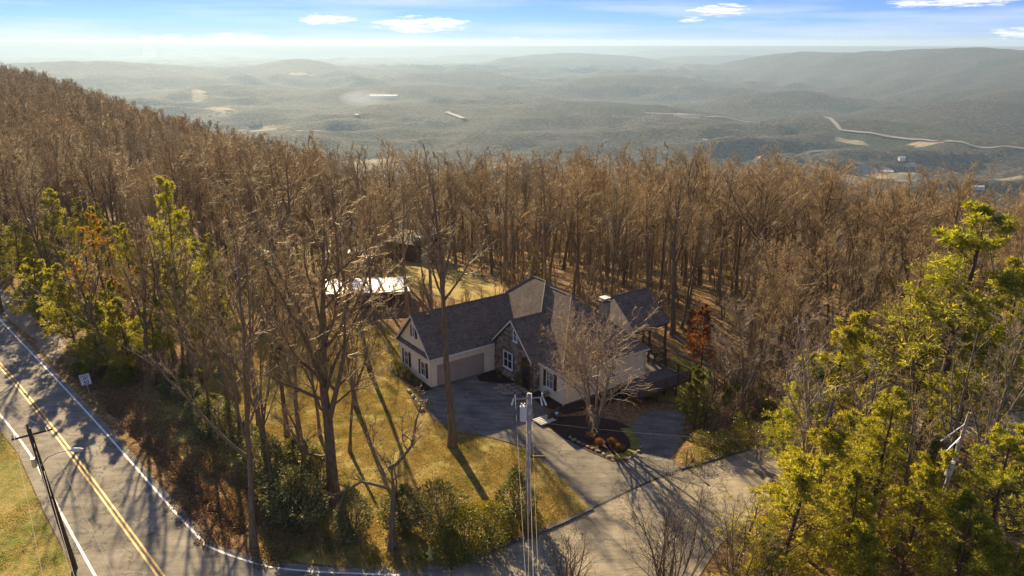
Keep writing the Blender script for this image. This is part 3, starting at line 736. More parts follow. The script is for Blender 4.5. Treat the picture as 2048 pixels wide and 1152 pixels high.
# arch ring stones, recessed porch and door
for k in range(9):
    a = math.pi * (k + 0.5) / 9
    o = link('arch_stone', stone_me[(k * 3) % 14], house); o.location = (7.90, AR['c'] + math.cos(a) * 0.9, AR['z'] + math.sin(a) * 0.9); o.scale = (1.5, 0.34, 0.30); o.rotation_euler = (a, 0, 0)
b = MB(); pts = [(7.925, AR['c'] - .72, 0.0), (7.925, AR['c'] + .72, 0.0)] + [(7.925, AR['c'] + math.cos(math.pi * q / 12) * .72, AR['z'] + math.sin(math.pi * q / 12) * .72) for q in range(13)]
b.prism(pts, (-0.02, 0, 0)).build('entry_door', M_door, house)
MB().box(7.885, AR['c'] - 0.35, 0.15, 7.905, AR['c'] + 0.35, 2.2).build('door_glass', M_glass, house)
# stone pier and downspout beside the entry
r3 = random.Random(5)
MB().box(7.95, -7.0, -0.2, 8.78, -6.88, 3.35).build('stone_backing', M_mortar, house)
for zz in np.arange(0.0, 3.2, 0.3):
    for xx in (8.15, 8.55):
        o = link('stone', stone_me[r3.randrange(14)], house); o.location = (xx, -7.0, zz + .15); o.scale = (1, .40, .29); o.rotation_euler = (0, 0, R(90))
bar('downspout', (8.72, -7.12, 0), (8.72, -7.12, 3.2), 0.055, M_trim); bar('downspout', (8.70, -10.9, -0.2), (8.70, -10.9, 3.2), 0.05, M_trim); bar('downspout', (19.8, -10.9, 0.3), (19.8, -10.9, 3.2), 0.05, M_trim)
# chimney
cx_, cy_ = 18.5, -5.75
ch = MB().box(cx_ - .45, cy_ - .45, 3.6, cx_ + .45, cy_ + .45, 7.35).build('chimney', STONES[2], house)
MB().box(cx_ - .55, cy_ - .55, 7.35, cx_ + .55, cy_ + .55, 7.47).build('chimney_crown', M_concrete, ch)
MB().box(cx_ - .28, cy_ - .28, 7.47, cx_ + .28, cy_ + .28, 7.75).build('flue', M_metal, ch)
MB().box(cx_ - .48, cy_ - .48, 7.78, cx_ + .48, cy_ + .48, 7.83).build('chimney_cap', M_white, ch)
# covered porch
slab('porch_roof', [(20.1, -9.0, 4.5), (25.45, -9.0, 4.5), (25.45, -5.4, 7.5), (20.1, -5.4, 7.5)])
slab('porch_roof', [(20.1, -1.8, 4.5), (25.45, -1.8, 4.5), (25.45, -5.4, 7.496), (20.1, -5.4, 7.496)])
bar('ridge_cap', (20.1, -5.4, 7.51), (25.45, -5.4, 7.51), 0.09, M_ridge)
MB().prism([(25.2, -8.8, 4.45), (25.2, -2.0, 4.45), (25.2, -5.4, 7.25)], (-0.1, 0, 0)).build('porch_gable', M_siding, house)
MB().prism([(20.25, -8.8, 3.4), (20.25, -2.0, 3.4), (20.25, -2.0, 4.45), (20.25, -5.4, 7.25), (20.25, -8.8, 4.45)], (-0.1, 0, 0)).build('porch_gable', M_siding, house)
MB().box(20.2, -8.85, 4.1, 25.3, -8.65, 4.38).build('porch_beam', M_wood_dark, house)
for (x, y) in ((25.1, -8.75), (25.1, -5.4), (25.1, -2.1), (22.6, -8.75)):
    MB().box(x - .1, y - .1, 0.2, x + .1, y + .1, 4.2).build('porch_post', M_wood_dark, house)
# deck: boards, joists, posts, rails with single balusters
b = MB(); y = -14.3
while y < -1.9:
    x0 = 15.6 if y < -10.95 else 20.05; x1 = 23.4 if y < -8.9 else 25.3
    b.box(x0, y, 0.14, x1, y + 0.132, 0.18); y += 0.142
o = b.build('deck_boards', M_deckboard, house); o['kind'] = 'stuff'
MB().box(15.6, -14.34, -0.10, 23.44, -14.28, 0.15).build('rim_joist', M_wood_dark, house)
MB().box(23.38, -14.3, -0.10, 23.44, -8.9, 0.15).build('rim_joist', M_wood_dark, house); MB().box(23.4, -9.0, -0.1, 25.35, -8.92, 0.15).build('rim_joist', M_wood_dark, house)
MB().box(25.3, -8.9, -0.1, 25.36, -1.9, 0.15).build('rim_joist', M_wood_dark, house)
for q in np.arange(16.2, 23.3, 0.8): MB().box(q, -14.2, -0.08, q + .05, -10.9, 0.13).build('joist', M_wood_dark, house)
for (x, y) in ((23.3, -14.2), (21.3, -14.2), (20.6, -13.2), (18.5, -14.2), (16.0, -14.2), (23.3, -11.5), (25.2, -8.8), (25.2, -2.0)):
    MB().box(x - .08, y - .08, -2.6, x + .08, y + .08, 0.14).build('deck_post', M_wood_dark, house)
bal = MB().box(-0.02, -0.02, 0.0, 0.02, 0.02, 0.85).mesh('baluster', M_wood_dark)
def railing(p, q, posts):
    p, q = Vector(p), Vector(q); d = (q - p); L = d.length; d.normalize(); n = Vector((-d.y, d.x, 0))
    def beam(z0, z1, hw, nm):
        b = MB(); i = [p + n * hw, q + n * hw, q - n * hw, p - n * hw]
        b.prism([(v.x, v.y, z0) for v in i], (0, 0, z1 - z0)).build(nm, M_wood_dark, house)
    beam(1.10, 1.15, 0.08, 'handrail'); beam(0.30, 0.35, 0.03, 'bottom_rail')
    for k in range(posts):
        c = p + d * (L * k / (posts - 1)); MB().box(c.x - .06, c.y - .06, 0.1, c.x + .06, c.y + .06, 1.2).build('rail_post', M_wood_dark, house)
    m_ = int(L / 0.16)
    for k in range(1, m_):
        o = link('baluster', bal, house); o.location = p + d * (L * k / m_) + Vector((0, 0, 0.28))
railing((23.35, -8.95, 0), (23.35, -14.25, 0), 4); railing((23.35, -14.25, 0), (15.7, -14.25, 0), 5); railing((25.25, -8.9, 0), (25.25, -2.0, 0), 4); railing((23.4, -8.95, 0), (25.2, -8.95, 0), 2)

# entry walk of flagstones
walk = thing('entry_walk', 'flagstone walk curving from the driveway to the arched front door', 'path', tuple(HO), R(90) - HA)
r2 = random.Random(9)
for (x, y) in [(7.35, -5.2), (7.3, -5.95), (7.3, -6.6), (6.65, -5.0), (6.6, -5.7), (6.55, -6.35), (5.9, -4.6), (5.9, -5.3), (5.85, -6.0), (6.0, -3.9), (5.3, -4.2), (5.2, -5.0), (5.3, -5.7), (7.35, -4.5), (6.65, -4.3)]:
    b = MB(); pts = [(x + math.cos(a + r2.uniform(-.2, .2)) * .36, y + math.sin(a + r2.uniform(-.2, .2)) * .35, 0.06) for a in np.arange(0, 6.2, 6.283 / 7)]
    b.prism(pts, (0, 0, 0.05)).build('flagstone', M_flag, walk)

# low timber walls behind the deck
tw = 0
for (a, b_, lab) in ((G(1338, 676, -1), G(1395, 712, -1), 'long weathered timber edging wall lying behind the deck'), (G(1372, 722, -1.3), G(1398, 712, -1.3), 'short pale timber edging lying just right of the deck corner'), (G(1355, 716, -1.2), G(1415, 734, -1.2), 'middle timber edging among orange leaves right of the deck')):
    z0 = Tz(*a); z1 = Tz(*b_); o = MB().tube([a + (z0 + .1,), b_ + (z1 + .1,)], 0.16, 4).build('landscape_timber', M_timber); tag(o, lab, 'timber', 'landscape timbers behind the deck')
# dark retaining wall of timbers at the end of the bedroom wing
rw = thing('retaining_wall', 'low dark brown timber retaining wall between driveway and mulch bed', 'wall', (0, 0, 0))
a, b_ = Vector(G(1096, 842)), Vector(G(1118, 828))
for k in range(4):
    MB().tube([(a.x, a.y, 0.1 + k * .2), (b_.x, b_.y, 0.1 + k * .2)], 0.13, 4).build('timber', M_wood_dark, rw)
gp = G(1089, 842); o = MB().box(-0.9, -0.7, 0.04, 0.9, 0.7, 0.10)
mt = o.build('drain_grate', simple('pale_green_grate', (0.30, 0.36, 0.28), 0.6, var=0.15)); mt.location = (gp[0], gp[1], 0.04); mt.rotation_euler = (0, 0, R(35))
tag(mt, 'pale green flat grate on the driveway by the retaining wall', 'grate')
for k in range(5):
    MB().box(-0.85, -0.6 + k * .28, 0.10, 0.85, -0.5 + k * .28, 0.13).build('bar', M_trim, mt)
gp = G(1113, 838); lp = thing('garden_spotlight', 'small bluish white garden light beside the retaining wall', 'light', (gp[0], gp[1], 0.05))
MB().tube([(0, 0, 0), (0, 0, 0.35)], 0.03, 6).build('stake', M_metal, lp); MB().tube([(0, 0, 0.35), (0, 0, .62)], [0.1, 0.2], 10).build('lamp_head', simple('pale_blue_enamel', (0.45, 0.62, 0.80), 0.3), lp)

# ================================================================== TREES
def f_bark(lo, hi, scale=2.0):
    def f(t, b):
        o = t.obj(); n = t.noise(t.mapv(o, (3, 3, 0.6)), scale, 5, 0.7)
        oi = t.add('ShaderNodeObjectInfo')
        c = t.ramp(n, [(0.3, lo), (0.7, hi)])
        c = t.mix(1.0, c, t.ramp(oi.outputs['Random'], [(0.0, (0.72, 0.66, 0.60)), (0.5, (1.0, 0.97, 0.93)), (1.0, (1.32, 1.2, 1.05))]), 'MULTIPLY')
        t.link(c, b.inputs['Base Color']); b.inputs['Roughness'].default_value = 0.85; b.inputs['Specular IOR Level'].default_value = 0.2
        t.link(t.bump(n, 0.6, 0.03), b.inputs['Normal'])
    return f
M_bark = mat('hardwood_bark', f_bark((0.095, 0.070, 0.045), (0.28, 0.215, 0.14)))
M_bark_grey = mat('grey_lichen_bark', f_bark((0.10, 0.085, 0.07), (0.30, 0.26, 0.21)))
M_bark_pine = mat('pine_bark', f_bark((0.06, 0.035, 0.022), (0.16, 0.10, 0.065)))
def f_twig(lo, hi):
    def f(t, b):
        oi = t.add('ShaderNodeObjectInfo'); n = t.noise(t.obj(), 0.9, 3)
        c = t.ramp(n, [(0.3, lo), (0.7, hi)])
        c = t.mix(1.0, c, t.ramp(oi.outputs['Random'], [(0.0, (0.62, 0.62, 0.62)), (0.35, (0.95, 0.92, 0.85)), (0.7, (1.10, 1.02, 0.82)), (1.0, (1.30, 1.25, 1.15))]), 'MULTIPLY')
        t.link(c, b.inputs['Base Color']); b.inputs['Roughness'].default_value = 0.6; b.inputs['Specular IOR Level'].default_value = 0.35
    return f
M_twig = mat('brown_twigs', f_twig((0.235, 0.168, 0.084), (0.46, 0.345, 0.18)))
M_twig_pale = mat('pale_grey_twigs', f_twig((0.28, 0.22, 0.17), (0.48, 0.39, 0.31)))
M_twig_dark = mat('dark_twigs', f_twig((0.05, 0.035, 0.03), (0.12, 0.09, 0.07)))
def f_leaf(cols, trans=0.45, rough=0.5, scale=1.2):
    def f(t, b):
        oi = t.add('ShaderNodeObjectInfo')
        n = t.noise(t.obj(), scale, 4, 0.7)
        geo = t.add('ShaderNodeNewGeometry')
        k = t.math('ADD', t.math('MULTIPLY', n, 0.65), t.math('MULTIPLY', geo.outputs['Random Per Island'], 0.35))
        c = t.ramp(k, [(0.28, cols[0]), (0.5, cols[1]), (0.72, cols[2])])
        c = t.mix(1.0, c, t.ramp(oi.outputs['Random'], [(0.0, (0.82, 0.86, 0.8)), (1.0, (1.15, 1.08, 1.0))]), 'MULTIPLY')
        t.link(c, b.inputs['Base Color']); b.inputs['Roughness'].default_value = rough; b.inputs['Specular IOR Level'].default_value = 0.4
        tr = t.add('ShaderNodeBsdfTranslucent'); t.link(t.mix(1.0, c, (1.5, 1.35, 0.6), 'MULTIPLY'), tr.inputs['Color'])
        mx = t.add('ShaderNodeMixShader'); mx.inputs[0].default_value = trans
        out = [x for x in t.n if x.type == 'OUTPUT_MATERIAL'][0]
        t.link(b.outputs[0], mx.inputs[1]); t.link(tr.outputs[0], mx.inputs[2]); t.link(mx.outputs[0], out.inputs['Surface'])
    return f
M_pine = mat('yellow_green_pine_needles', f_leaf([(0.12, 0.15, 0.018), (0.28, 0.295, 0.034), (0.50, 0.455, 0.06)], 0.52))
M_pine_dark = mat('olive_pine_needles', f_leaf([(0.11, 0.135, 0.022), (0.27, 0.28, 0.034), (0.45, 0.41, 0.055)], 0.5))
M_gold = mat('golden_leaves', f_leaf([(0.16, 0.09, 0.012), (0.34, 0.20, 0.02), (0.48, 0.28, 0.03)]))
M_orange = mat('rust_orange_leaves', f_leaf([(0.14, 0.045, 0.014), (0.28, 0.10, 0.03), (0.38, 0.16, 0.05)]))
M_laurel = mat('glossy_laurel_leaves', f_leaf([(0.045, 0.055, 0.018), (0.13, 0.14, 0.05), (0.34, 0.32, 0.17)], 0.25, 0.6))
M_laurel2 = mat('olive_shrub_leaves', f_leaf([(0.08, 0.09, 0.012), (0.18, 0.18, 0.022), (0.32, 0.27, 0.04)], 0.3, 0.4))
M_drygrass = mat('dry_grass_blades', f_leaf([(0.20, 0.09, 0.03), (0.36, 0.18, 0.06), (0.48, 0.28, 0.10)], 0.3, 0.6))

class Grow:
    def __init__(s, seed): s.r = np.random.RandomState(seed)
    def paths(s, start, dirn, length, nseg, wig, up, droop=0.0):
        """(n,3) start, (n,3) dir, (n,) length -> (n, nseg+1, 3)"""
        n = len(start); P = np.zeros((n, nseg + 1, 3)); P[:, 0] = start; d = dirn / np.linalg.norm(dirn, axis=1, keepdims=True)
        st = (length / nseg)[:, None]
        for k in range(nseg):
            d = d + s.r.normal(0, wig, (n, 3)); d[:, 2] += up - droop * (k / nseg)
            d /= np.linalg.norm(d, axis=1, keepdims=True); P[:, k + 1] = P[:, k] + d * st
        return P
    def children(s, P, Rd, n, t0, t1, ang, ratio, nseg, wig, up, taper=0.55, rk=0.6, fall=0.5, droop=0.0, angv=0.2, rmin=0.01, tipscale=None):
        m, k1 = P.shape[0], P.shape[1]
        t = t0 + (t1 - t0) * (np.arange(n)[None, :] + s.r.uniform(0, 1, (m, n))) / n
        f = t * (k1 - 1); i = np.clip(f.astype(int), 0, k1 - 2); q = (f - i)[..., None]; mi = np.arange(m)[:, None]
        p0 = P[mi, i]; p1 = P[mi, i + 1]; st = p0 * (1 - q) + p1 * q; tg = p1 - p0; tg /= np.linalg.norm(tg, axis=2, keepdims=True) + 1e-9
        r = Rd[mi, i] * (1 - q[..., 0]) + Rd[mi, i + 1] * q[..., 0]
        L = np.linalg.norm(np.diff(P, axis=1), axis=2).sum(1)[:, None]
        rv = s.r.normal(0, 1, (m, n, 3)); rv -= (rv * tg).sum(2, keepdims=True) * tg; rv /= np.linalg.norm(rv, axis=2, keepdims=True)
        a = (ang + s.r.normal(0, angv, (m, n)))[..., None]
        d = tg * np.cos(a) + rv * np.sin(a)
        ln = L * ratio * (1 - fall * (t - t0) / max(1e-6, t1 - t0)) * s.r.uniform(0.65, 1.2, (m, n))
        Pn = s.paths(st.reshape(-1, 3), d.reshape(-1, 3), ln.ravel(), nseg, wig, up, droop)
        r0 = np.maximum(np.minimum(r * rk, r * 0.85).ravel(), rmin)
        Rn = r0[:, None] * np.linspace(1, 1 - taper, nseg + 1)[None, :]
        return Pn, np.maximum(Rn, rmin * 0.5)
def tubes(batches):
    """list of (P (n,k,3), R (n,k), sides, tip) -> verts, quad faces, tri faces"""
    Vs, Q, Tr = [], [], []; base = 0
    for P, Rd, sd_, tip in batches:
        n, k, _ = P.shape
        if n == 0: continue
        D = P[:, -1] - P[:, 0]; D /= np.linalg.norm(D, axis=1, keepdims=True) + 1e-9
        ref = np.where(np.abs(D[:, 2:3]) > 0.9, np.array([[1., 0, 0]]), np.array([[0, 0, 1.]]))
        a = np.cross(D, ref); a /= np.linalg.norm(a, axis=1, keepdims=True); b = np.cross(D, a)
        th = 2 * np.pi * np.arange(sd_) / sd_
        ring = a[:, None, :] * np.cos(th)[None, :, None] + b[:, None, :] * np.sin(th)[None, :, None]
        kk = k - 1 if tip else k
        W = P[:, :kk, None, :] + ring[:, None] * Rd[:, :kk, None, None]
        per = kk * sd_ + (1 if tip else 0)
        W = W.reshape(n, kk * sd_, 3)
        if tip: W = np.concatenate([W, P[:, -1:, :]], 1)
        Vs.append(W.reshape(-1, 3)); off = base + np.arange(n)[:, None, None] * per
        i, j = np.meshgrid(np.arange(kk - 1), np.arange(sd_), indexing='ij'); j2 = (j + 1) % sd_
        q = np.stack([i * sd_ + j, i * sd_ + j2, (i + 1) * sd_ + j2, (i + 1) * sd_ + j], -1).reshape(1, -1, 4)
        if kk > 1: Q.append((off + q).reshape(-1, 4))
        if tip:
            j = np.arange(sd_); e = (kk - 1) * sd_
            tr = np.stack([e + j, e + (j + 1) % sd_, np.full(sd_, kk * sd_)], -1)[None]
            Tr.append((off + tr).reshape(-1, 3))
        base += n * per
    return np.concatenate(Vs), Q, Tr
def tube_mesh(name, batches, m, smooth=True):
    v, q, tr = tubes(batches); F = []
    if q: F.append(np.concatenate(q))
    if tr: F.append(np.concatenate(tr))
    return np_mesh(name, v, F, m, smooth)
def leaf_cards(r, pts, dirs, L, W, flat=0.0):
    """one kite shaped leaf or needle tuft per point"""
    n = len(pts); d = dirs / (np.linalg.norm(dirs, axis=1, keepdims=True) + 1e-9)
    rv = r.normal(0, 1, (n, 3)); rv[:, 2] *= (1 - flat); s_ = np.cross(d, rv); s_ /= np.linalg.norm(s_, axis=1, keepdims=True) + 1e-9
    l = L * r.uniform(.7, 1.3, (n, 1)); w_ = W * r.uniform(.7, 1.3, (n, 1))
    v = np.stack([pts, pts + d * l * .5 + s_ * w_ * .5, pts + d * l, pts + d * l * .5 - s_ * w_ * .5], 1).reshape(-1, 3)
    return v, np.arange(n * 4).reshape(-1, 4)

def bare_tree(seed, Ht=20.0, r0=0.26, lean=0.03, first=0.42, n1=13, n2=8, n3=6, n4=4, a1=0.55, ratio1=0.42, up=0.10, tw=0.014, wig=0.10, barkm=None, twigm=None, limbs=None, r2ratio=0.42, fork=True):
    g = Grow(seed)
    P0 = g.paths(np.zeros((1, 3)), np.array([[g.r.normal(0, lean), g.r.normal(0, lean), 1.0]]), np.array([Ht * 0.93]), 12, 0.035, 0.03)
    tt = np.linspace(0, 1, 13); R0 = (r0 * (1 - tt) ** 0.85 + 0.02)[None]; R0[0, 0] *= 1.45; R0[0, 1] *= 1.05
    mains = [(P0, R0)]
    if fork:   # one or two co-dominant stems
        k = g.r.randint(1, 3); Pf, Rf = g.children(P0, R0, k, first * 0.85, min(.7, first + 0.18), 0.35, 0.60, 8, 0.06, 0.12, 0.8, 0.75, 0.2)
        mains.append((Pf, Rf))
    big, crown = [(P0, R0, 7, True)], []
    l1 = []
    Pa, Ra = g.children(P0, R0, n1, first, 0.97, a1, ratio1, 7, wig, up, 0.8, 0.62, 0.62, rmin=0.03); l1.append((Pa, Ra))
    if fork:
        big.append((mains[1][0], mains[1][1], 6, True))
        Pa, Ra = g.children(mains[1][0], mains[1][1], max(4, n1 // 2), 0.25, 0.97, a1, ratio1 * 0.9, 7, wig, up, 0.8, 0.62, 0.6, rmin=0.03); l1.append((Pa, Ra))
    if limbs is not None:
        for (pts, rr) in limbs:
            p = np.array(pts, float)[None]; rr_ = np.linspace(rr, rr * 0.3, p.shape[1])[None]
            big.append((p, rr_, 6, True)); Pa, Ra = g.children(p, rr_, 7, 0.25, 0.98, 0.8, 0.45, 7, wig, up * .6, 0.8, 0.6, 0.5, rmin=0.025); l1.append((Pa, Ra))
    l2 = []
    for Pa, Ra in l1:
        big.append((Pa, Ra, 5, True)); l2.append(g.children(Pa, Ra, n2, 0.18, 1.0, 0.62, r2ratio, 5, wig * 1.2, up * .8, 0.8, 0.6, 0.5, rmin=tw * 1.3))
    P2 = np.concatenate([a for a, _ in l2]); R2 = np.concatenate([b for _, b in l2])
    crown.append((P2, R2, 3, True))
    P3, R3 = g.children(P2, R2, n3, 0.15, 1.0, 0.60, 0.50, 3, wig * 1.3, up * .8, 0.7, 0.7, 0.4, rmin=tw)
    crown.append((P3, R3, 3, True))
    if n4:
        P4, R4 = g.children(P3, R3, n4, 0.2, 1.0, 0.62, 0.55, 2, wig * 1.3, up, 0.6, 0.8, 0.3, rmin=tw * 0.8)
        crown.append((P4, R4, 3, True))
    return (tube_mesh('trunk_and_limbs', big, barkm or M_bark), tube_mesh('crown_twigs', crown, twigm or M_twig, False))

def pine_tree(seed, Ht=18.0, r0=0.22, first=0.25, n1=46, spread=0.30, leafm=None, dens=1.12, L=0.34, W=0.066, up=0.05):
    g = Grow(seed)
    P0 = g.paths(np.zeros((1, 3)), np.array([[g.r.normal(0, .02), g.r.normal(0, .02), 1.0]]), np.array([Ht]), 10, 0.02, 0.04)
    R0 = (r0 * (1 - np.linspace(0, 1, 11)) ** 0.8 + 0.02)[None]
    P1, R1 = g.children(P0, R0, n1, first, 0.99, 1.25, spread, 6, 0.09, up, 0.8, 0.4, 0.82, rmin=0.02)
    P2, R2 = g.children(P1, R1, int(9 * dens), 0.25, 1.0, 0.75, 0.42, 4, 0.12, 0.03, 0.7, 0.5, 0.4, rmin=0.012)
    P3, R3 = g.children(P2, R2, 3, 0.3, 1.0, 0.7, 0.6, 2, 0.12, 0.06, 0.7, 0.6, 0.3, rmin=0.01)
    tr = tube_mesh('trunk', [(P0, R0, 8, True), (P1, R1, 4, True)], M_bark_pine)
    pts, drs = [], []
    for P, k in ((P2, 9), (P3, 9)):
        m, n = P.shape[:2]; t_ = g.r.uniform(0.3, 1, (m, k)) * (n - 1); i = np.clip(t_.astype(int), 0, n - 2); q = (t_ - i)[..., None]; mi = np.arange(m)[:, None]
        a = P[mi, i]; b = P[mi, i + 1]; pts.append((a * (1 - q) + b * q).reshape(-1, 3)); d = (b - a); d /= np.linalg.norm(d, axis=2, keepdims=True); drs.append((d * 0.6 + g.r.normal(0, .55, d.shape) + np.array([0, 0, .15])).reshape(-1, 3))
    pts = np.concatenate(pts); drs = np.concatenate(drs)
    v, f = leaf_cards(g.r, pts, drs, L, W)
    tv, tq, tt = tubes([(P2, R2, 3, True)])
    F = [f, np.concatenate(tq) + len(v), np.concatenate(tt) + len(v)]
    me = np_mesh('needles', np.concatenate([v, tv]), F, [leafm or M_pine, M_bark_pine], False, fmat=np.concatenate([np.zeros(len(f)), np.ones(len(F[1]) + len(F[2]))]))
    return tr, me

def shrub(seed, Ht=2.6, Wd=1.0, n=2600, L=0.16, W=0.07, leafm=None, shape=0.8, stems=9):
    """dense evergreen shrub: stems and leaves filling a lumpy upright body"""
    g = Grow(seed); r = g.r
    az_ = r.uniform(0, 2 * np.pi, stems); d = np.stack([np.cos(az_) * .35 * Wd, np.sin(az_) * .35 * Wd, np.ones(stems)], 1)
    P, Rr_ = g.paths(r.normal(0, .06, (stems, 3)) * [1, 1, 0], d, r.uniform(.6, .95, stems) * Ht, 5, .1, .05), None
    Rr_ = np.repeat(np.linspace(0.04, 0.01, 6)[None], stems, 0)
    P2, R2 = g.children(P, Rr_, 8, .1, 1, .9, .35, 3, .1, .1, .7, .5, .2, rmin=.008)
    st = tube_mesh('stems', [(P, Rr_, 4, True), (P2, R2, 3, True)], M_bark)
    # lumpy ellipsoid volume with most leaves toward the surface
    lob = r.normal(0, 1, (14, 3)); lob /= np.linalg.norm(lob, axis=1, keepdims=True); amp = r.uniform(-.18, .28, 14)
    q = r.normal(0, 1, (n, 3)); q /= np.linalg.norm(q, axis=1, keepdims=True)
    bulge = 1 + (amp[None] * np.exp(-(1 - q @ lob.T) * 6)).sum(1)
    rad_ = bulge * r.uniform(0.35, 1.0, n) ** 0.45
    up_ = q[:, 2]
    p = np.stack([q[:, 0] * Wd * rad_ * (1 - .35 * np.clip(up_, 0, 1) * shape), q[:, 1] * Wd * rad_ * (1 - .35 * np.clip(up_, 0, 1) * shape), Ht * (0.52 + 0.5 * up_ * rad_)], 1)
    p[:, 2] = np.maximum(p[:, 2], 0.03 * Ht + r.uniform(0, .2, n))
    dr = q * 0.7 + r.normal(0, .5, (n, 3)) + [0, 0, .3]
    v, f = leaf_cards(r, p, dr, L, W)
    return st, np_mesh('foliage', v, [f], leafm or M_laurel, False)

def place(name, parts, loc, label, cat, rotz=0.0, scale=1.0, group=None):
    t_ = thing(name, label, cat, loc, rotz, group); t_.scale = (scale,) * 3 if not hasattr(scale, '__len__') else scale
    for pn, me in parts: link(pn, me, t_)
    return t_
# ---- library of meshes
NB = 7
BARE = []
for k in range(NB):
    BARE.append(bare_tree(100 + k, 20.0, 0.24 + 0.02 * (k % 3), 0.05, [0.40, .5, .34, .46, .55, .38, .48][k], 14, 8, 7, 4, [0.62, .52, .72, .6, .5, .66, .6][k], [0.46, .40, .48, .44, .38, .46, .42][k], 0.055, 0.0165, wig=.17))
FAR = [bare_tree(200 + k, 18.0, 0.24, 0.05, 0.40, 12, 8, 8, 0, 0.6, 0.42, 0.09, 0.030, r2ratio=.55, wig=.14) for k in range(5)]
PINES = [pine_tree(300, 20, .24, .30, 46, .26), pine_tree(301, 16, .2, .12, 50, .30), pine_tree(302, 13, .16, .08, 46, .34)]
PINES_D = [pine_tree(310, 18, .22, .22, 46, .26, M_pine_dark), pine_tree(311, 12, .16, .06, 46, .33, M_pine_dark)]
tree_prm = lambda k: [('trunk', BARE[k][0]), ('crown', BARE[k][1])]

# ---- hero trees, each measured from its foot and its top
def hero(bx, by, ty, seed, label, z0=None, **kw):
    X, Y, Z = TG(bx, by); h = topz(bx, by, ty, Z)
    tr, cr = bare_tree(seed, h, **kw)
    return place('bare_tree', [('trunk', tr), ('crown', cr)], (X, Y, Z - 0.05), label, 'tree')
def local_pts(bx, by, pix, depth=None):
    """limb given by photo pixels, taken in the upright plane through the tree facing the road"""
    X, Y, Z = TG(bx, by); out = []
    for k, (x, y) in enumerate(pix):
        yy = Y + (depth[k] if depth else 0)
        dy = y - 576; fw = FPX * CP - dy * SP; t_ = yy / fw
        out.append(((x - 1024) * t_ - X, yy - Y, H - (FPX * SP + dy * CP) * t_ - Z))
    return out
big = [(local_pts(668, 1005, [(662, 905), (640, 912), (612, 905), (598, 880), (590, 850), (570, 815), (545, 790)], [0, 0, 0, -.4, -.8, -1, -1.2]), 0.15),
       (local_pts(668, 1005, [(655, 800), (625, 790), (600, 778), (565, 765), (530, 745), (500, 735)], [0, 0, -.4, -.8, -1.2, -1.4]), 0.15),
       (local_pts(668, 1005, [(658, 830), (640, 815), (625, 770), (610, 740), (596, 720), (560, 700)], [0, .4, .9, 1.4, 1.8, 2]), 0.12),
       (local_pts(668, 1005, [(665, 810), (690, 790), (712, 770), (730, 720), (742, 670)], [0, -.3, -.6, -.8, -1]), 0.11),
       (local_pts(668, 1005, [(652, 700), (615, 640), (580, 590), (550, 530), (530, 470)], [0, .5, 1, 1.4, 1.6]), 0.15),
       (local_pts(668, 1005, [(655, 720), (690, 650), (720, 590), (745, 520), (755, 450)], [0, -.5, -1, -1.4, -1.6]), 0.15)]
hero(668, 1005, 345, 11, 'largest bare oak with long low crooked limbs standing on the lawn edge', r0=0.46, lean=0.04, first=0.36, n1=15, n2=8, n3=6, n4=4, a1=0.6, ratio1=0.36, up=0.07, tw=0.015, wig=0.14, limbs=big)
hero(905, 893, 292, 12, 'tall straight bare tree on the lawn in front of the garage', r0=0.33, lean=0.0, first=0.42, n1=12, n2=7, n3=6, n4=3, a1=0.42, ratio1=0.34, up=0.12, tw=0.014, wig=0.07)
lim = [(local_pts(785, 1095, [(778, 935), (795, 925), (812, 905), (825, 888), (832, 840), (850, 790)], [0, 0, -.2, -.4, -.5, -.7]), 0.17),
       (local_pts(785, 1095, [(776, 975), (750, 968), (722, 962), (700, 975), (680, 985), (662, 990)], [0, -.2, -.4, -.6, -.8, -1]), 0.13),
       (local_pts(785, 1095, [(770, 950), (745, 900), (735, 860), (720, 810)], [0, .3, .6, .8]), 0.09)]
hero(785, 1095, 905, 13, 'short crooked bare tree leaning over the hedge near the street corner', r0=0.27, lean=0.0, first=0.55, n1=6, n2=7, n3=6, n4=4, a1=0.8, ratio1=0.5, up=0.05, tw=0.011, wig=0.16, limbs=lim, fork=False)
for k, (bx, by, ty, r0, lab) in enumerate([
    (508, 1092, 420, .22, 'bare tree with dark straight trunk rising from the hedge beside the road'), (603, 905, 370, .22, 'slender bare tree just left of the largest oak on the lawn'),
    (575, 872, 400, .2, 'thin bare tree behind the hedge left of the slender one'), (520, 868, 380, .24, 'bare tree behind the middle of the evergreen hedge'), (455, 800, 400, .24, 'bare tree at the back end of the hedge'), (640, 872, 520, .13, 'thin young bare tree behind the largest oak'), (548, 1000, 600, .13, 'thin bare tree inside the hedge beside the dark trunk'), (700, 905, 560, .12, 'thin young bare tree right of the largest oak'), (480, 905, 560, .14, 'crooked thin bare tree in the middle of the hedge'), (420, 850, 520, .15, 'thin bare tree at the road side of the hedge'),
    (712, 815, 330, .2, 'bare tree on the sunny lawn left of the garage gable'), (395, 775, 420, .26, 'leaning bare tree in dark wood behind the hedge start'), (300, 770, 430, .24, 'bare tree in dark roadside wood right of the speed sign'),
    (222, 745, 450, .22, 'spreading bare tree rising behind the speed limit sign'), (350, 720, 420, .24, 'bare tree deep in the roadside wood with twin stems'), (740, 740, 300, .22, 'tall bare tree left of the garage wing roof')]):
    hero(bx, by, ty, 20 + k, lab, r0=r0, lean=0.06, first=0.34, n1=11, n2=6, n3=6, n4=3 if r0 > .18 else 2, a1=0.55, ratio1=0.38, up=0.09, tw=0.014, wig=0.11)
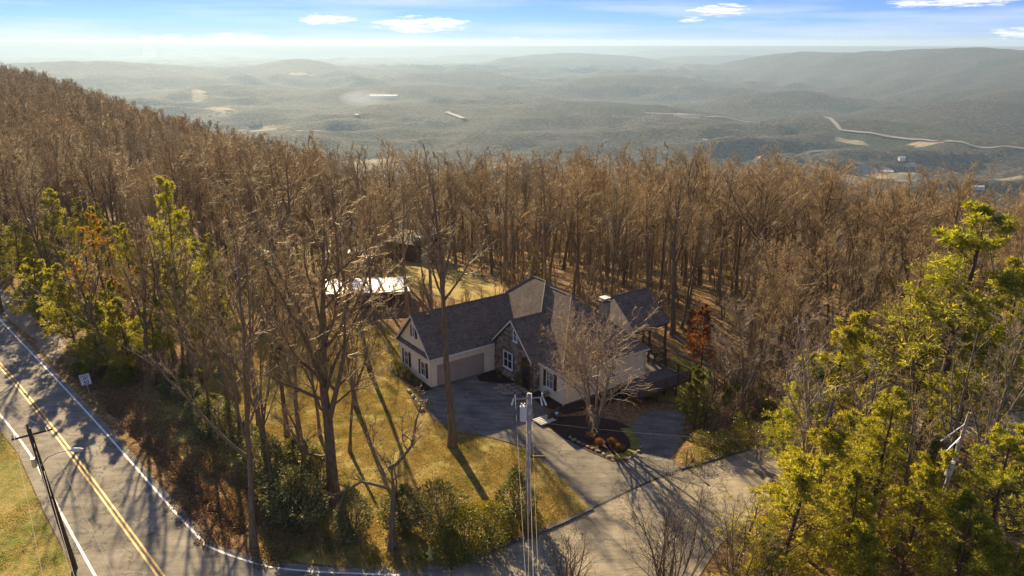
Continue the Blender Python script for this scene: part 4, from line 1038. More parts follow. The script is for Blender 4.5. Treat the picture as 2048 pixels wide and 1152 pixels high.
# trees right of the house
hero(1345, 670, 320, 40, 'tall straight bare tree with dark trunk directly behind the porch', r0=.3, first=.45, n1=12, n2=7, n3=6, n4=3, a1=.45, ratio1=.34, up=.12, lean=0)
hero(1602, 1060, 590, 41, 'grey forked bare tree rising among the pines near the street end', r0=.22, first=.30, n1=11, n2=7, n3=6, n4=4, a1=.6, ratio1=.42, up=.08, tw=.012, wig=.14, barkm=M_bark_grey, twigm=M_twig_pale)
hero(1805, 905, 450, 42, 'tall dark forked bare tree between two yellow pines', r0=.25, first=.40, n1=11, n2=7, n3=6, n4=3, a1=.5, ratio1=.38, up=.1)
hero(1930, 1040, 560, 43, 'pale barked bare tree left of the white utility pole', r0=.18, first=.35, n1=11, n2=7, n3=6, n4=3, a1=.5, ratio1=.36, up=.12, barkm=M_bark_grey, twigm=M_twig_pale)
hero(1480, 850, 590, 44, 'low spreading grey bare tree behind the clipped round shrubs', r0=.16, first=.25, n1=12, n2=8, n3=7, n4=4, a1=.75, ratio1=.45, up=.06, tw=.012, wig=.16, barkm=M_bark_grey, twigm=M_twig_pale)
hero(2010, 820, 350, 45, 'tall bare tree at the right edge behind the highest pine', r0=.25, first=.4, n1=12, n2=7, n3=6, n4=3, a1=.5, ratio1=.36)
# bare many-stemmed young trees at the bottom of the picture, growing this side of the street
for (bx, by, ty, sd_, wd, n, lab) in [(1330, 1225, 958, 46, .62, 11, 'wide fine branched bare young tree in front of the side street, nearest the camera'), (1135, 1225, 1060, 47, .7, 8, 'small bare young tree at the bottom edge left of the widest one'), (1470, 1230, 1010, 48, .55, 8, 'brown bare young tree beside the near yellow pines')]:
    X, Y = G(bx, by); hgt = topz(bx, by, ty); g = Grow(sd_); aa = g.r.uniform(0, 6.28, n)
    sp_ = g.r.uniform(.15, 1, n)[:, None] * wd
    P = g.paths(g.r.normal(0, .15, (n, 3)) * [1, 1, 0], np.concatenate([np.cos(aa)[:, None] * sp_, np.sin(aa)[:, None] * sp_, np.ones((n, 1))], 1), g.r.uniform(.75, 1.0, n) * hgt, 9, .07, .02)
    R_ = np.repeat(np.linspace(.07, .016, 10)[None], n, 0)
    P1, R1 = g.children(P, R_, 9, .2, 1, .6, .42, 6, .10, .03, .8, .6, .4, rmin=.012)
    P2, R2 = g.children(P1, R1, 7, .2, 1, .6, .5, 4, .13, .03, .7, .6, .3, rmin=.008)
    P3, R3 = g.children(P2, R2, 4, .2, 1, .6, .55, 2, .14, .02, .7, .7, .3, rmin=.006)
    place('bare_young_tree', [('trunk', tube_mesh('trunk', [(P, R_, 6, True)], M_bark)), ('crown', tube_mesh('crown', [(P1, R1, 4, True), (P2, R2, 3, True), (P3, R3, 3, True)], M_twig_dark, False))], (X, Y, 0), lab, 'tree')
# the pale multi-stemmed tree in front of the bedroom wing
g = Grow(77); X, Y, Z = TG(1188, 856)
st = g.r.normal(0, .12, (6, 3)) * [1, 1, 0]; aa = np.linspace(0, 5.3, 6)
P = g.paths(st, np.stack([np.cos(aa) * .28, np.sin(aa) * .28, np.ones(6)], 1), np.full(6, 7.0), 7, .06, .03); Rr_ = np.repeat(np.linspace(.14, .05, 8)[None], 6, 0)
P1, R1 = g.children(P, Rr_, 8, .26, 1, .75, .62, 6, .12, .03, .8, .6, .15, rmin=.02)
P2, R2 = g.children(P1, R1, 9, .2, 1, .7, .5, 4, .13, -.01, .7, .6, .3, rmin=.012)
P3, R3 = g.children(P2, R2, 5, .2, 1, .7, .5, 3, .14, -.02, .7, .7, .3, rmin=.010)
P4, R4 = g.children(P3, R3, 3, .2, 1, .7, .55, 2, .14, 0, .6, .8, .3, rmin=.008)
place('ornamental_tree', [('trunk', tube_mesh('trunk', [(P, Rr_, 7, True), (P1, R1, 5, True)], M_bark_grey)), ('crown', tube_mesh('crown', [(P2, R2, 3, True), (P3, R3, 3, True), (P4, R4, 3, True)], mat('rosy_twigs', f_twig((0.32, 0.23, 0.155), (0.54, 0.42, 0.30))), False))], (X, Y, Z), 'multi-stemmed ornamental tree with dense pale twigs in front of the bedroom wing', 'tree', 0.0, (1.1, 1.1, 1.3))

# ---- pines and other coloured crowns
EVER = []
def put(me, name, bx, by, ty, h0, label, cat='tree', wide=1.0, rz=None, parts=('trunk', 'crown'), group=None, z0=None):
    X, Y, Z = TG(bx, by); h = topz(bx, by, ty, Z); s = h / h0
    if cat == 'tree': X = (bx - 1024) * Y / (FPX * CP - (ty - 576) * SP)   # bx is where the top shows
    if cat == 'tree': EVER.append((X, Y))
    return place(name, list(zip(parts, me)), (X, Y, Z - 0.05), label, cat, rnd.uniform(0, 6.28) if rz is None else rz, (s * wide, s * wide, s), group)
def put_top(me, name, tx, ty, hgt, h0, label, wide=1.0, z0=0.0):
    X, Y = G(tx, ty, hgt + z0); s = hgt / h0; z = Tz(X, Y)
    return place(name, [('trunk', me[0]), ('crown', me[1])], (X, Y, z - .05), label, 'tree', rnd.uniform(0, 6.28), (s * wide, s * wide, s))
put(PINES[0], 'pine_tree', 1930, 905, 418, 20, 'tallest bright yellow-green pine at the right', wide=1.6)
put(PINES[1], 'pine_tree', 1690, 890, 630, 16, 'yellow-green pine in the middle right, left of a small pointed one', wide=1.15)
put(PINES[2], 'pine_tree', 1748, 850, 645, 13, 'small pointed pine behind the middle right pine')
put(PINES_D[0], 'pine_tree', 1880, 850, 545, 18, 'olive pine standing under the tallest yellow pine', wide=1.2)
put(PINES_D[0], 'pine_tree', 2040, 900, 520, 18, 'dark green pine cut by the right edge', wide=1.1)
put(PINES[1], 'pine_tree', 1640, 985, 720, 16, 'leafy pine hiding the end of the side street', wide=1.1)
put(PINES_D[1], 'pine_tree', 1760, 1000, 760, 12, 'olive pine in the middle of the right hand grove', wide=.9)
for k, (bx, by, ty, lab) in enumerate([(1700, 1040, 690, 'slim pale bare tree between the near right pines'), (1790, 1090, 740, 'pale bare tree low in the right hand grove'), (1880, 1000, 610, 'bare grey tree left of the pale barked one'), (1980, 1120, 760, 'pale bare tree near the bottom right corner'), (1560, 930, 700, 'small grey bare tree at the end of the side street'), (1650, 860, 560, 'bare tree behind the middle right pines'), (1470, 1150, 960, 'twiggy bare tree beside the near yellow pines at the bottom')]):
    hero(bx, by, ty, 60 + k, lab, r0=.15, lean=.07, first=.3, n1=10, n2=6, n3=5, n4=3, a1=.6, ratio1=.42, up=.07, tw=.011, wig=.15, barkm=M_bark_grey, twigm=M_twig_pale if k % 2 == 0 else M_twig)
put(PINES_D[0], 'pine_tree', 1960, 960, 640, 18, 'dark olive pine beyond the white utility pole', wide=1.1)
put_top(PINES[1], 'pine_tree', 1590, 905, 10.5, 16, 'broad yellow pine at the bottom beside the side street', 1.35)
put_top(PINES[2], 'pine_tree', 1720, 960, 9.0, 13, 'near yellow-green pine left of the bottom right group', 1.0)
put_top(PINES[1], 'pine_tree', 1850, 900, 10.5, 16, 'near yellow-green pine in front of the white utility pole', 1.05)
put_top(PINES[0], 'pine_tree', 2030, 850, 12.0, 20, 'big near pine at the right edge of the picture', 1.3)
put_top(PINES[2], 'pine_tree', 1950, 1010, 8.5, 13, 'low near pine in the bottom right corner', 1.4)
put_top(PINES_D[1], 'pine_tree', 1560, 1075, 6.0, 12, 'small dark pine at the bottom edge beside the brown sapling', 1.2)
for (tx, ty, hg, me_, h0, wd, lab) in [(1650, 830, 11, PINES[1], 16, 1.4, 'feathery pine in the middle of the near right grove'), (1780, 780, 12, PINES[0], 20, 1.2, 'tall feathery pine standing left of the white utility pole'), (1740, 1040, 7, PINES[1], 16, 1.1, 'near golden pine at the bottom edge in the right grove'),
    (2040, 1060, 7, PINES[2], 13, 1.5, 'golden pine cut by the lower right edge')]:
    put_top(me_, 'pine_tree', tx, ty, hg, h0, lab, wd)
# left wood
put(PINES[0], 'pine_tree', 318, 668, 362, 20, 'tall golden topped pine standing out of the left wood', wide=.8)
put(PINES[0], 'pine_tree', 95, 560, 400, 18, 'olive pine at the far left with a tall crown', wide=1.1)
put(PINES_D[0], 'pine_tree', 15, 590, 440, 18, 'dark pine cut by the left edge above the road', wide=1.3)
put(PINES_D[1], 'pine_tree', 120, 690, 530, 12, 'bushy olive cedar beside the gravel pullout', wide=1.1)
put(PINES_D[1], 'pine_tree', 55, 560, 455, 12, 'small dark cedar between the two far left pines', wide=1.1)
put(PINES_D[1], 'pine_tree', 395, 690, 560, 12, 'olive cedar low in the left wood left of the white roof', wide=.9)
put(PINES_D[1], 'pine_tree', 520, 640, 500, 12, 'olive pine seen through trunks left of the white roof', wide=.9)
put(PINES[2], 'pine_tree', 210, 690, 560, 13, 'yellow-green young pine behind the speed limit sign wood', wide=.9)
for k, (bx, by, ty, me_, h0, wd, lab) in enumerate([
    (175, 735, 590, PINES_D[1], 12, 1.3, 'bushy olive cedar directly behind the speed limit sign'), (235, 752, 600, PINES_D[1], 12, 1.2, 'olive cedar right of the speed limit sign'), (290, 745, 590, PINES[2], 13, 1.0, 'yellow-green cedar in the front row of the roadside wood'),
    (50, 650, 520, PINES_D[1], 12, 1.4, 'dark cedar overhanging the road at the far left'), (150, 660, 500, PINES[1], 16, 1.0, 'yellow-green pine behind the gravel pullout'), (250, 640, 450, PINES_D[0], 18, 1.0, 'olive pine rising between the golden trees'),
    (340, 700, 530, PINES[2], 13, 1.0, 'yellow-green pine low in the middle of the left wood'), (440, 690, 560, PINES_D[1], 12, 1.1, 'olive cedar left of the long white roof'), (410, 640, 470, PINES_D[0], 18, .9, 'slim olive pine deep in the left wood'),
    (-20, 560, 410, PINES_D[0], 18, 1.2, 'tall olive pine at the very left edge'), (150, 540, 400, PINES[0], 20, .9, 'golden tipped pine high in the left wood'), (200, 600, 410, PINES_D[0], 18, .9, 'olive pine behind the flat golden tree')]):
    put(me_, 'pine_tree', bx, by, ty, h0, lab, wide=wd)
GOLD = pine_tree(330, 14, .18, .25, 26, .26, M_gold, 0.7)
put(GOLD, 'golden_tree', 185, 640, 430, 14, 'tree with flat layers of golden orange foliage in the left wood', wide=1.0)
put(GOLD, 'golden_tree', 235, 700, 560, 14, 'lower golden leaved tree above the roadside wood', wide=.8)
put(GOLD, 'golden_tree', 150, 690, 520, 14, 'golden leaved tree behind the gravel pullout', wide=1.0)
put(GOLD, 'golden_tree', 300, 730, 600, 14, 'small golden leaved tree low in the roadside wood', wide=1.0)
put(GOLD, 'golden_tree', 275, 640, 480, 14, 'golden leaved tree left of the tall golden topped pine', wide=.9)
ORG = pine_tree(331, 9, .12, .12, 34, .34, M_orange, 0.8, L=.22, W=.12)
put(ORG, 'beech_tree', 1412, 735, 610, 9, 'rust orange leaved young beech right of the deck', wide=.9)
put(ORG, 'beech_tree', 1385, 690, 620, 9, 'smaller rust orange beech just behind the deck timbers', wide=.8)
HOL = pine_tree(332, 8, .1, .1, 40, .3, M_laurel2, .8, L=.2, W=.1)
put(HOL, 'evergreen_tree', 1400, 860, 735, 8, 'dark evergreen beside the lower driveway', wide=1.0)
put(HOL, 'evergreen_tree', 1395, 535, 505, 8, 'small green understory tree far behind the house', wide=1.0)

# ---- shrubs
SH = [shrub(400, 2.6, 1.0, 3600, .15, .055, shape=1.5), shrub(401, 2.6, 1.1, 3800, .15, .055, shape=1.3), shrub(402, 2.6, .85, 3200, .15, .055, shape=1.7)]
SH_O = [shrub(410, 2.6, 1.1, 4200, .13, .045, M_laurel2, 1.3), shrub(411, 1.2, .9, 1800, .09, .05, M_laurel2, 0.1)]
hedge = [(350, 795, 750, 'first laurel shrub at the far end of the roadside hedge'), (378, 812, 762, 'second laurel shrub from the far end of the hedge'), (398, 842, 785, 'laurel shrub third from the hedge far end, facing the road'), (432, 840, 782, 'laurel shrub fourth in the hedge, behind the third'),
         (420, 872, 800, 'laurel shrub facing the road near the hedge middle'), (462, 885, 812, 'laurel shrub in the hedge under the bare tree'), (495, 905, 838, 'twiggy laurel shrub in the hedge middle'), (535, 960, 872, 'laurel shrub beside the dark straight trunk'),
         (560, 985, 885, 'tall laurel shrub before the slender lawn tree'), (600, 960, 868, 'silvery topped laurel left of the largest oak'), (600, 1045, 945, 'laurel shrub nearest the road in the lower hedge'), (640, 985, 905, 'laurel tucked behind the largest oak trunk'),
         (570, 1020, 930, 'laurel next to the lowest one facing the road')]
for k, (bx, by, ty, lab) in enumerate(hedge):
    put(SH[k % 3], 'laurel_shrub', bx, by, ty, 2.6, lab, 'shrub', 1.15, parts=('stems', 'foliage'), group='laurel shrubs along the roadside hedge')
for k, (bx, by, ty, lab) in enumerate([(705, 1072, 975, 'dark upright laurel between the largest oak and crooked tree'), (805, 1062, 965, 'tall laurel just right of the crooked tree trunk'), (885, 1072, 968, 'upright laurel alone on the sunny lawn'), (1032, 1035, 940, 'tallest laurel beside the near utility pole')]):
    put(SH[(k + 2) % 3], 'laurel_shrub', bx, by, ty, 2.6, lab, 'shrub', 1.0, parts=('stems', 'foliage'))
for (bx, by, ty, wd, lab) in [(935, 1108, 1010, 1.3, 'wide golden green shrub on the street corner bed'), (980, 1088, 1000, 1.2, 'golden green shrub second from the left in the corner bed'), (1010, 1075, 1030, 1.3, 'low green shrub in the middle of the corner bed'), (1062, 1062, 1015, 1.2, 'round green shrub at the foot of the utility pole'), (900, 1125, 1060, 1.2, 'low shrub at the left end of the corner bed')]:
    put(SH_O[0], 'golden_shrub', bx, by, ty, 2.6, lab, 'shrub', wd * .82, parts=('stems', 'foliage'))
for (bx, by, ty, lab) in [(1425, 905, 868, 'clipped round shrub nearest the lower driveway'), (1462, 895, 862, 'second clipped shrub right of the lower driveway'), (1505, 885, 848, 'largest clipped shrub in the row by the street'), (1548, 880, 850, 'last clipped shrub in the row, half behind a pine'), (1385, 925, 900, 'low clipped shrub at the driveway mouth')]:
    put(SH_O[1], 'clipped_shrub', bx, by, ty, 1.2, lab, 'shrub', 1.15, parts=('stems', 'foliage'))
SH_S = shrub(420, 1.0, .62, 900, .08, .045, M_laurel2, .2)
for k, (s_, t_, h_, lab) in enumerate([(-.9, 6.2, 1.0, 'foundation shrub at the far corner of the garage gable'), (-.9, 5.0, 1.05, 'foundation shrub under the far garage gable window'), (-1.0, 3.8, .95, 'foundation shrub between the two garage gable windows'), (-.9, 2.6, .8, 'foundation shrub left of the near gable window'), (-.85, 1.4, .7, 'foundation shrub under the near garage gable window'),
    (8.4, -8.6, .55, 'small dark shrub under the bedroom window'), (7.6, -1.2, .5, 'low shrub in the bed beside the garage'), (6.9, -2.3, .45, 'low shrub in front of the stone gable window')]):
    p = HW(s_, t_); place('foundation_shrub', [('stems', SH_S[0]), ('foliage', SH_S[1])], (p.x, p.y, 0.03), lab, 'shrub', rnd.uniform(0, 6), (h_ * 1.1, h_ * 1.1, h_))
p = HW(7.45, -4.85); cs = shrub(425, 1.5, .33, 900, .07, .04, M_laurel, 1.4)
place('topiary_shrub', [('stems', cs[0]), ('foliage', cs[1])], (p.x, p.y, .05), 'small pointed evergreen left of the arched entry', 'shrub')
GR = []
for k in range(2):   # ornamental grass clumps
    g = Grow(430 + k); n = 420; a = g.r.uniform(0, 6.28, n); sp_ = g.r.uniform(.05, .75, n)
    P = g.paths(np.stack([np.cos(a), np.sin(a), 0 * a], 1) * .12, np.stack([np.cos(a) * sp_, np.sin(a) * sp_, np.ones(n)], 1), g.r.uniform(.4, .8, n), 3, .06, 0, .35)
    GR.append(tube_mesh('blades', [(P, np.repeat(np.linspace(.012, .005, 4)[None], n, 0), 3, True)], M_drygrass, False))
for (bx, by, lab) in [(1200, 893, 'orange dry grass clump at the left in the mulch island'), (1240, 903, 'orange dry grass clump at the right in the mulch island'), (1224, 891, 'paler dry grass tuft between the two orange clumps'), (1180, 880, 'small dry grass tuft near the ornamental tree')]:
    X, Y, Z = TG(bx, by); o = link('grass_clump', GR[rnd.randrange(2)]); o.location = (X, Y, Z + .05); tag(o, lab, 'ornamental grass')

# ================================================================== THE WOOD
def inside(poly, x, y):
    c = False; n = len(poly)
    for i in range(n):
        x0, y0 = poly[i][:2]; x1, y1 = poly[i - 1][:2]
        if (y0 > y) != (y1 > y) and x < (x1 - x0) * (y - y0) / (y1 - y0) + x0: c = not c
    return c
open_ = [  # ground that is free of forest trees
    [G(-200, 480), G(20, 640), G(135, 725), G(260, 742), G(420, 748), G(470, 720), G(560, 655), G(700, 640), G(800, 655), G(860, 640), HW(-3, 10)[:2], HW(10, 11)[:2], HW(26, 4)[:2], HW(30, -8)[:2], HW(29, -16)[:2], G(1440, 780), G(1480, 830), G(1560, 850), G(1900, 800), (90, 60), (90, 0), (-120, 0), (-120, 60)],
    [TG(845, 520)[:2], TG(900, 527)[:2], TG(960, 552)[:2], TG(1010, 575)[:2], TG(1000, 590)[:2], TG(930, 604)[:2], TG(870, 590)[:2]],
    [TG(640, 600)[:2], TG(830, 592)[:2], TG(830, 625)[:2], TG(640, 640)[:2]]]
SHC = HW(11.5, -1.5); THIN = [TG(500, 460)[:2], TG(860, 450)[:2], TG(880, 560)[:2], TG(640, 590)[:2], TG(500, 560)[:2]]
pts = []
rr = random.Random(21)
def keep_out(x, y): return any(inside(p, x, y) for p in open_)
D_MAX = 980
STEP = 5.5
yy = 40.0
while yy < D_MAX:
    st = STEP * (1 + 0.0011 * max(0, yy - 200)); xx = -yy * 0.80 - 10
    while xx < yy * 0.80 + 10:
        x = xx + rr.uniform(-.48, .48) * st; y = yy + rr.uniform(-.48, .48) * st; xx += st
        if inside(THIN, x, y) and rr.random() < .15: continue
        D = math.hypot(x, y); a = math.atan2(x, y); cd = np.interp(a, AZ_K, CREST_D)
        if D > cd + 45 or D > D_MAX: continue
        if keep_out(x, y): continue
        rx_, ry_ = x - SHC.x, y - SHC.y; al = rx_ * sd.x / .91 + ry_ * sd.y / .91; la = abs(rx_ * sd.y / .91 - ry_ * sd.x / .91)
        if 0 < al < 36 and la < 6.5: continue
        if any((x - e[0]) ** 2 + (y - e[1]) ** 2 < 20 or (abs(x - e[0] * y / e[1]) < 2.5 and 0 < e[1] - y < 9) for e in EVER): continue
        pts.append((D, x, y))
    yy += st
pts.sort()
Z_ = T(np.array([p[1] for p in pts]), np.array([p[2] for p in pts]))
LAND = [(60, 'above the road at the left edge'), (150, 'behind the gravel pullout'), (230, 'behind the golden leaved trees'), (330, 'around the tall golden topped pine'), (430, 'behind the far end of the hedge'), (540, 'left of the long white roof'), (640, 'behind the left end of the white roof'), (740, 'behind the long white roof'), (830, 'behind the garage gable'),
        (920, 'behind the garage roof'), (1010, 'left of the main roof peak'), (1100, 'behind the main roof peak'), (1190, 'behind the chimney'), (1270, 'behind the porch roof'), (1350, 'just right of the porch roof'), (1430, 'behind the orange beeches'), (1520, 'behind the low grey bare tree'), (1620, 'left of the middle right pines'), (1720, 'above the small pointed pine'), (1830, 'left of the tallest yellow pine'), (1940, 'behind the tallest yellow pine'), (9999, 'at the right edge of the wood')]
def zone(x, y, s):
    px_ = 1024 + 1500 * x / y; D = math.hypot(x, y)
    w_ = [l for lim_, l in LAND if px_ <= lim_][0]
    row = 'front row' if D < 118 else ('second row' if D < 132 else 'back row')
    return ('%s bare hardwood, %s, %s' % ('short' if s < .82 else 'tall', row, w_), 'bare trees in the wood ' + w_)
ok_near, rest = [], []
for (D, x, y), z in zip(pts, Z_):
    a = abs(math.degrees(math.atan2(x, y)))
    (ok_near if (len(ok_near) < 282 and a < 36) else rest).append((x, y, float(z)))
for i, (x, y, z) in enumerate(ok_near):
    k = rr.randrange(NB); D = math.hypot(x, y)
    a_ = math.atan2(x, y)
    s = rr.choice([rr.uniform(.62, .8), rr.uniform(0.85, 1.08), rr.uniform(0.85, 1.02)]) * (1.0 if x < 60 else 0.95)
    if x > 20 and D < 95: s *= 0.75
    lab, grp = zone(x, y, s)
    t_ = thing('bare_tree', lab, 'tree', (x, y, z - 0.1), rr.uniform(0, 6.28), grp); q = s * rr.uniform(.85, 1.1); t_.scale = (q, q, s)
    for pn, me in tree_prm(k): link(pn, me, t_)

def scatter(name, items, sources, label=None):
    """ONE stuff object: points with idx, yaw and scale, instancing unlinked source meshes"""
    n = len(items)
    me = bpy.data.meshes.new(name + '_points'); me.vertices.add(n)
    arr = np.array([(p[0], p[1], p[2]) for p in items], np.float32); me.vertices.foreach_set('co', arr.ravel())
    for an, col_, ty in (('idx', 3, 'INT'), ('yaw', 4, 'FLOAT'), ('scl', 5, 'FLOAT')):
        at = me.attributes.new(an, ty, 'POINT'); at.data.foreach_set('value', np.array([p[col_] for p in items], np.int32 if ty == 'INT' else np.float32))
    o = link(name, me); o['kind'] = 'stuff'
    if label: o['label'] = label
    ng = bpy.data.node_groups.new(name, 'GeometryNodeTree')
    ng.interface.new_socket('Geometry', in_out='INPUT', socket_type='NodeSocketGeometry'); ng.interface.new_socket('Geometry', in_out='OUTPUT', socket_type='NodeSocketGeometry')
    N, Lk = ng.nodes, ng.links
    gi = N.new('NodeGroupInput'); go = N.new('NodeGroupOutput')
    j = N.new('GeometryNodeJoinGeometry')
    idx = N.new('GeometryNodeInputNamedAttribute'); idx.data_type = 'INT'; idx.inputs[0].default_value = 'idx'
    yaw = N.new('GeometryNodeInputNamedAttribute'); yaw.data_type = 'FLOAT'; yaw.inputs[0].default_value = 'yaw'
    scl = N.new('GeometryNodeInputNamedAttribute'); scl.data_type = 'FLOAT'; scl.inputs[0].default_value = 'scl'
    cx = N.new('ShaderNodeCombineXYZ'); Lk.new(yaw.outputs[0], cx.inputs[2])
    for k, src in enumerate(sources):
        objs = src if isinstance(src, (list, tuple)) else [src]
        for me_ in objs:
            so = bpy.data.objects.new('source_' + me_.name, me_)
            oi = N.new('GeometryNodeObjectInfo'); oi.inputs[0].default_value = so; oi.inputs[1].default_value = True
            cmp_ = N.new('FunctionNodeCompare'); cmp_.data_type = 'INT'; cmp_.operation = 'EQUAL'
            ia = [s_ for s_ in cmp_.inputs if s_.type == 'INT']
            Lk.new(idx.outputs[0], ia[0]); ia[1].default_value = k
            ip = N.new('GeometryNodeInstanceOnPoints'); Lk.new(gi.outputs[0], ip.inputs[0]); Lk.new(cmp_.outputs[0], ip.inputs['Selection'])
            Lk.new(oi.outputs['Geometry'], ip.inputs['Instance']); Lk.new(cx.outputs[0], ip.inputs['Rotation']); Lk.new(scl.outputs[0], ip.inputs['Scale'])
            Lk.new(ip.outputs[0], j.inputs[0])
    Lk.new(j.outputs[0], go.inputs[0])
    md = o.modifiers.new('scatter', 'NODES'); md.node_group = ng
    return o
items_n, items_f = [], []
for (x, y, z) in rest:
    D = math.hypot(x, y)
    if D < 210: items_n.append((x, y, z - .1, rr.randrange(5), rr.uniform(0, 6.28), rr.uniform(.72, .95)))
    else: items_f.append((x, y, z - .1, rr.randrange(len(FAR)), rr.uniform(0, 6.28), rr.uniform(.72, 1.08)))
scatter('distant_wood', items_n + [(x, y, z, 7 + k, yw, s) for (x, y, z, k, yw, s) in items_f], BARE + FAR, 'bare winter wood covering the hillside and slope beyond the nearer trees')
# undergrowth: saplings and brush between the trunks
UG = []
for k in range(3):
    tr, cr = bare_tree(500 + k, 4.0, .05, .1, .1, 9, 6, 5, 0, .6, .55, .1, .013, .14, twigm=M_twig, fork=False); UG.append([tr, cr])
ev = shrub(510, 1.6, 1.0, 900, .2, .09, M_laurel2); UG.append([ev[1]])
items = []
for (D, x, y) in pts:
    if D > 260 or abs(math.degrees(math.atan2(x, y))) > 37: continue
    for _ in range(4 if D < 150 else (2 if D < 190 else 1)):
        X, Y = x + rr.uniform(-2.6, 2.6), y + rr.uniform(-2.6, 2.6)
        if keep_out(X, Y): continue
        ev_ = rr.random() < (0.16 if x < -25 else 0.07)
        items.append((X, Y, Tz(X, Y) - .05, 3 if ev_ else rr.randrange(3), rr.uniform(0, 6.28), rr.uniform(.5, 1.7)))
# brush along the road bank and right of the driveway
def brush(pxs, n, lo, hi, ev=0.2):
    xs = [p[0] for p in pxs]; ys = [p[1] for p in pxs]; poly = [G(*p) for p in pxs]; c = 0
    bx = [p[0] for p in poly]; by = [p[1] for p in poly]
    while c < n:
        X, Y = rr.uniform(min(bx), max(bx)), rr.uniform(min(by), max(by))
        if inside(poly, X, Y):
            c += 1; items.append((X, Y, Tz(X, Y) - .05, 3 if rr.random() < ev else rr.randrange(3), rr.uniform(0, 6.28), rr.uniform(lo, hi)))
brush([(340, 780), (400, 770), (480, 860), (560, 900), (640, 960), (650, 1040), (560, 1020), (480, 920)], 9, .3, .55, .1)
brush([(1370, 790), (1400, 740), (1500, 760), (1560, 830), (1400, 850)], 60, .6, 1.1, .15)
brush([(1480, 900), (1640, 880), (2000, 850), (2040, 930), (1700, 960), (1560, 960)], 50, .5, 1.0, .3)
brush([(1540, 1010), (2040, 960), (2040, 1150), (1450, 1150)], 70, .5, 1.0, .3)
brush([(130, 735), (330, 745), (420, 760), (330, 790), (190, 765)], 60, .5, 1.0, .3)
brush([(640, 1090), (860, 1100), (870, 1125), (640, 1125)], 14, .25, .4, .3)
brush([(860, 615), (1010, 590), (1060, 600), (1000, 620), (870, 640)], 26, .4, .8, .05)
scatter('undergrowth', items, UG, 'bare saplings and brush growing under the trees')

# fallen leaves on the road bank, the verge and the lawn edge
lf = []
for k in range(2):
    r_ = np.random.RandomState(600 + k); n = 260; p = r_.uniform(-1.2, 1.2, (n, 3)); p[:, 2] = r_.uniform(.005, .06, n)
    d = r_.normal(0, 1, (n, 3)); d[:, 2] *= .35; v, f = leaf_cards(r_, p, d, .15, .11, .2); lf.append(np_mesh('leaves', v, [f], mat('fallen_leaves', f_leaf([(0.10, 0.05, 0.02), (0.22, 0.12, 0.05), (0.40, 0.25, 0.13)], .15, .7))))
items2 = []
for _ in range(900):
    q = rr.random(); i = min(int(q * (len(DITCH) - 1)), len(DITCH) - 2); f_ = q * (len(DITCH) - 1) - i
    x = DITCH[i][0] * (1 - f_) + DITCH[i + 1][0] * f_ + rr.gauss(0, 2.0); y = DITCH[i][1] * (1 - f_) + DITCH[i + 1][1] * f_ + rr.gauss(0, 2.0)
    d_ = min((x - e[0]) * nrmv.x + (y - e[1]) * nrmv.y for e in edgeR[1:4])
    if inside(road_pts, x, y): continue
    dq = float(polyline_dist(np.array([x]), np.array([y]), DITCH)[0]); zz = -0.65 * math.exp(-(dq / .9) ** 2)
    items2.append((x, y, zz + .05, rr.randrange(2), rr.uniform(0, 6.28), rr.uniform(.5, 1.0)))
scatter('fallen_leaf_litter', items2, lf, 'brown fallen leaves lying along the road bank')

# grass: tufts standing on the lawn and the verge
def f_tuft(t, b):
    p = t.pos(); n2 = t.noise(p, 0.35, 5, 0.6); n3 = t.noise(p, 1.6, 4, .65)
    dry = (0.46, 0.35, 0.11); gr = (0.22, 0.24, 0.04)
    c = t.mix(t.math('MULTIPLY', t.math('SUBTRACT', t.math('ADD', t.math('MULTIPLY', n2, .6), t.math('MULTIPLY', n3, .4)), 0.50), 6.0, clamp=True), dry, gr)
    oi = t.add('ShaderNodeNewGeometry'); c = t.mix(1.0, c, t.ramp(oi.outputs['Random Per Island'], [(0, (.6, .6, .6)), (1, (1.25, 1.2, 1.1))]), 'MULTIPLY')
    t.link(c, b.inputs['Base Color']); b.inputs['Roughness'].default_value = .7
    tr = t.add('ShaderNodeBsdfTranslucent'); t.link(c, tr.inputs[0]); mx = t.add('ShaderNodeMixShader'); mx.inputs[0].default_value = .4
    out = [x for x in t.n if x.type == 'OUTPUT_MATERIAL'][0]; t.link(b.outputs[0], mx.inputs[1]); t.link(tr.outputs[0], mx.inputs[2]); t.link(mx.outputs[0], out.inputs['Surface'])
M_tuft = mat('lawn_grass_blades', f_tuft)
tf = []
for k in range(2):
    r_ = np.random.RandomState(620 + k); n = 420; p = r_.uniform(-.8, .8, (n, 3)); p[:, 2] = 0
    d = r_.normal(0, .5, (n, 3)); d[:, 2] = 1; v, f = leaf_cards(r_, p, d, .085, .035); tf.append(np_mesh('tuft', v, [f], M_tuft))
items3 = []
def fill(poly, n, z):
    bx = [p[0] for p in poly]; by = [p[1] for p in poly]; c = 0
    while c < n:
        X, Y = rr.uniform(min(bx), max(bx)), rr.uniform(min(by), max(by)); c += 1
        if inside(poly, X, Y) and X > -Y * .85 - 4: items3.append((X, Y, z, rr.randrange(2), rr.uniform(0, 6.28), rr.uniform(.7, 1.25)))
fill(lawn, 2600, ZS); fill(verge, 1500, ZS)
scatter('lawn_grass', items3, tf, 'short dry winter grass standing on lawn and verge')

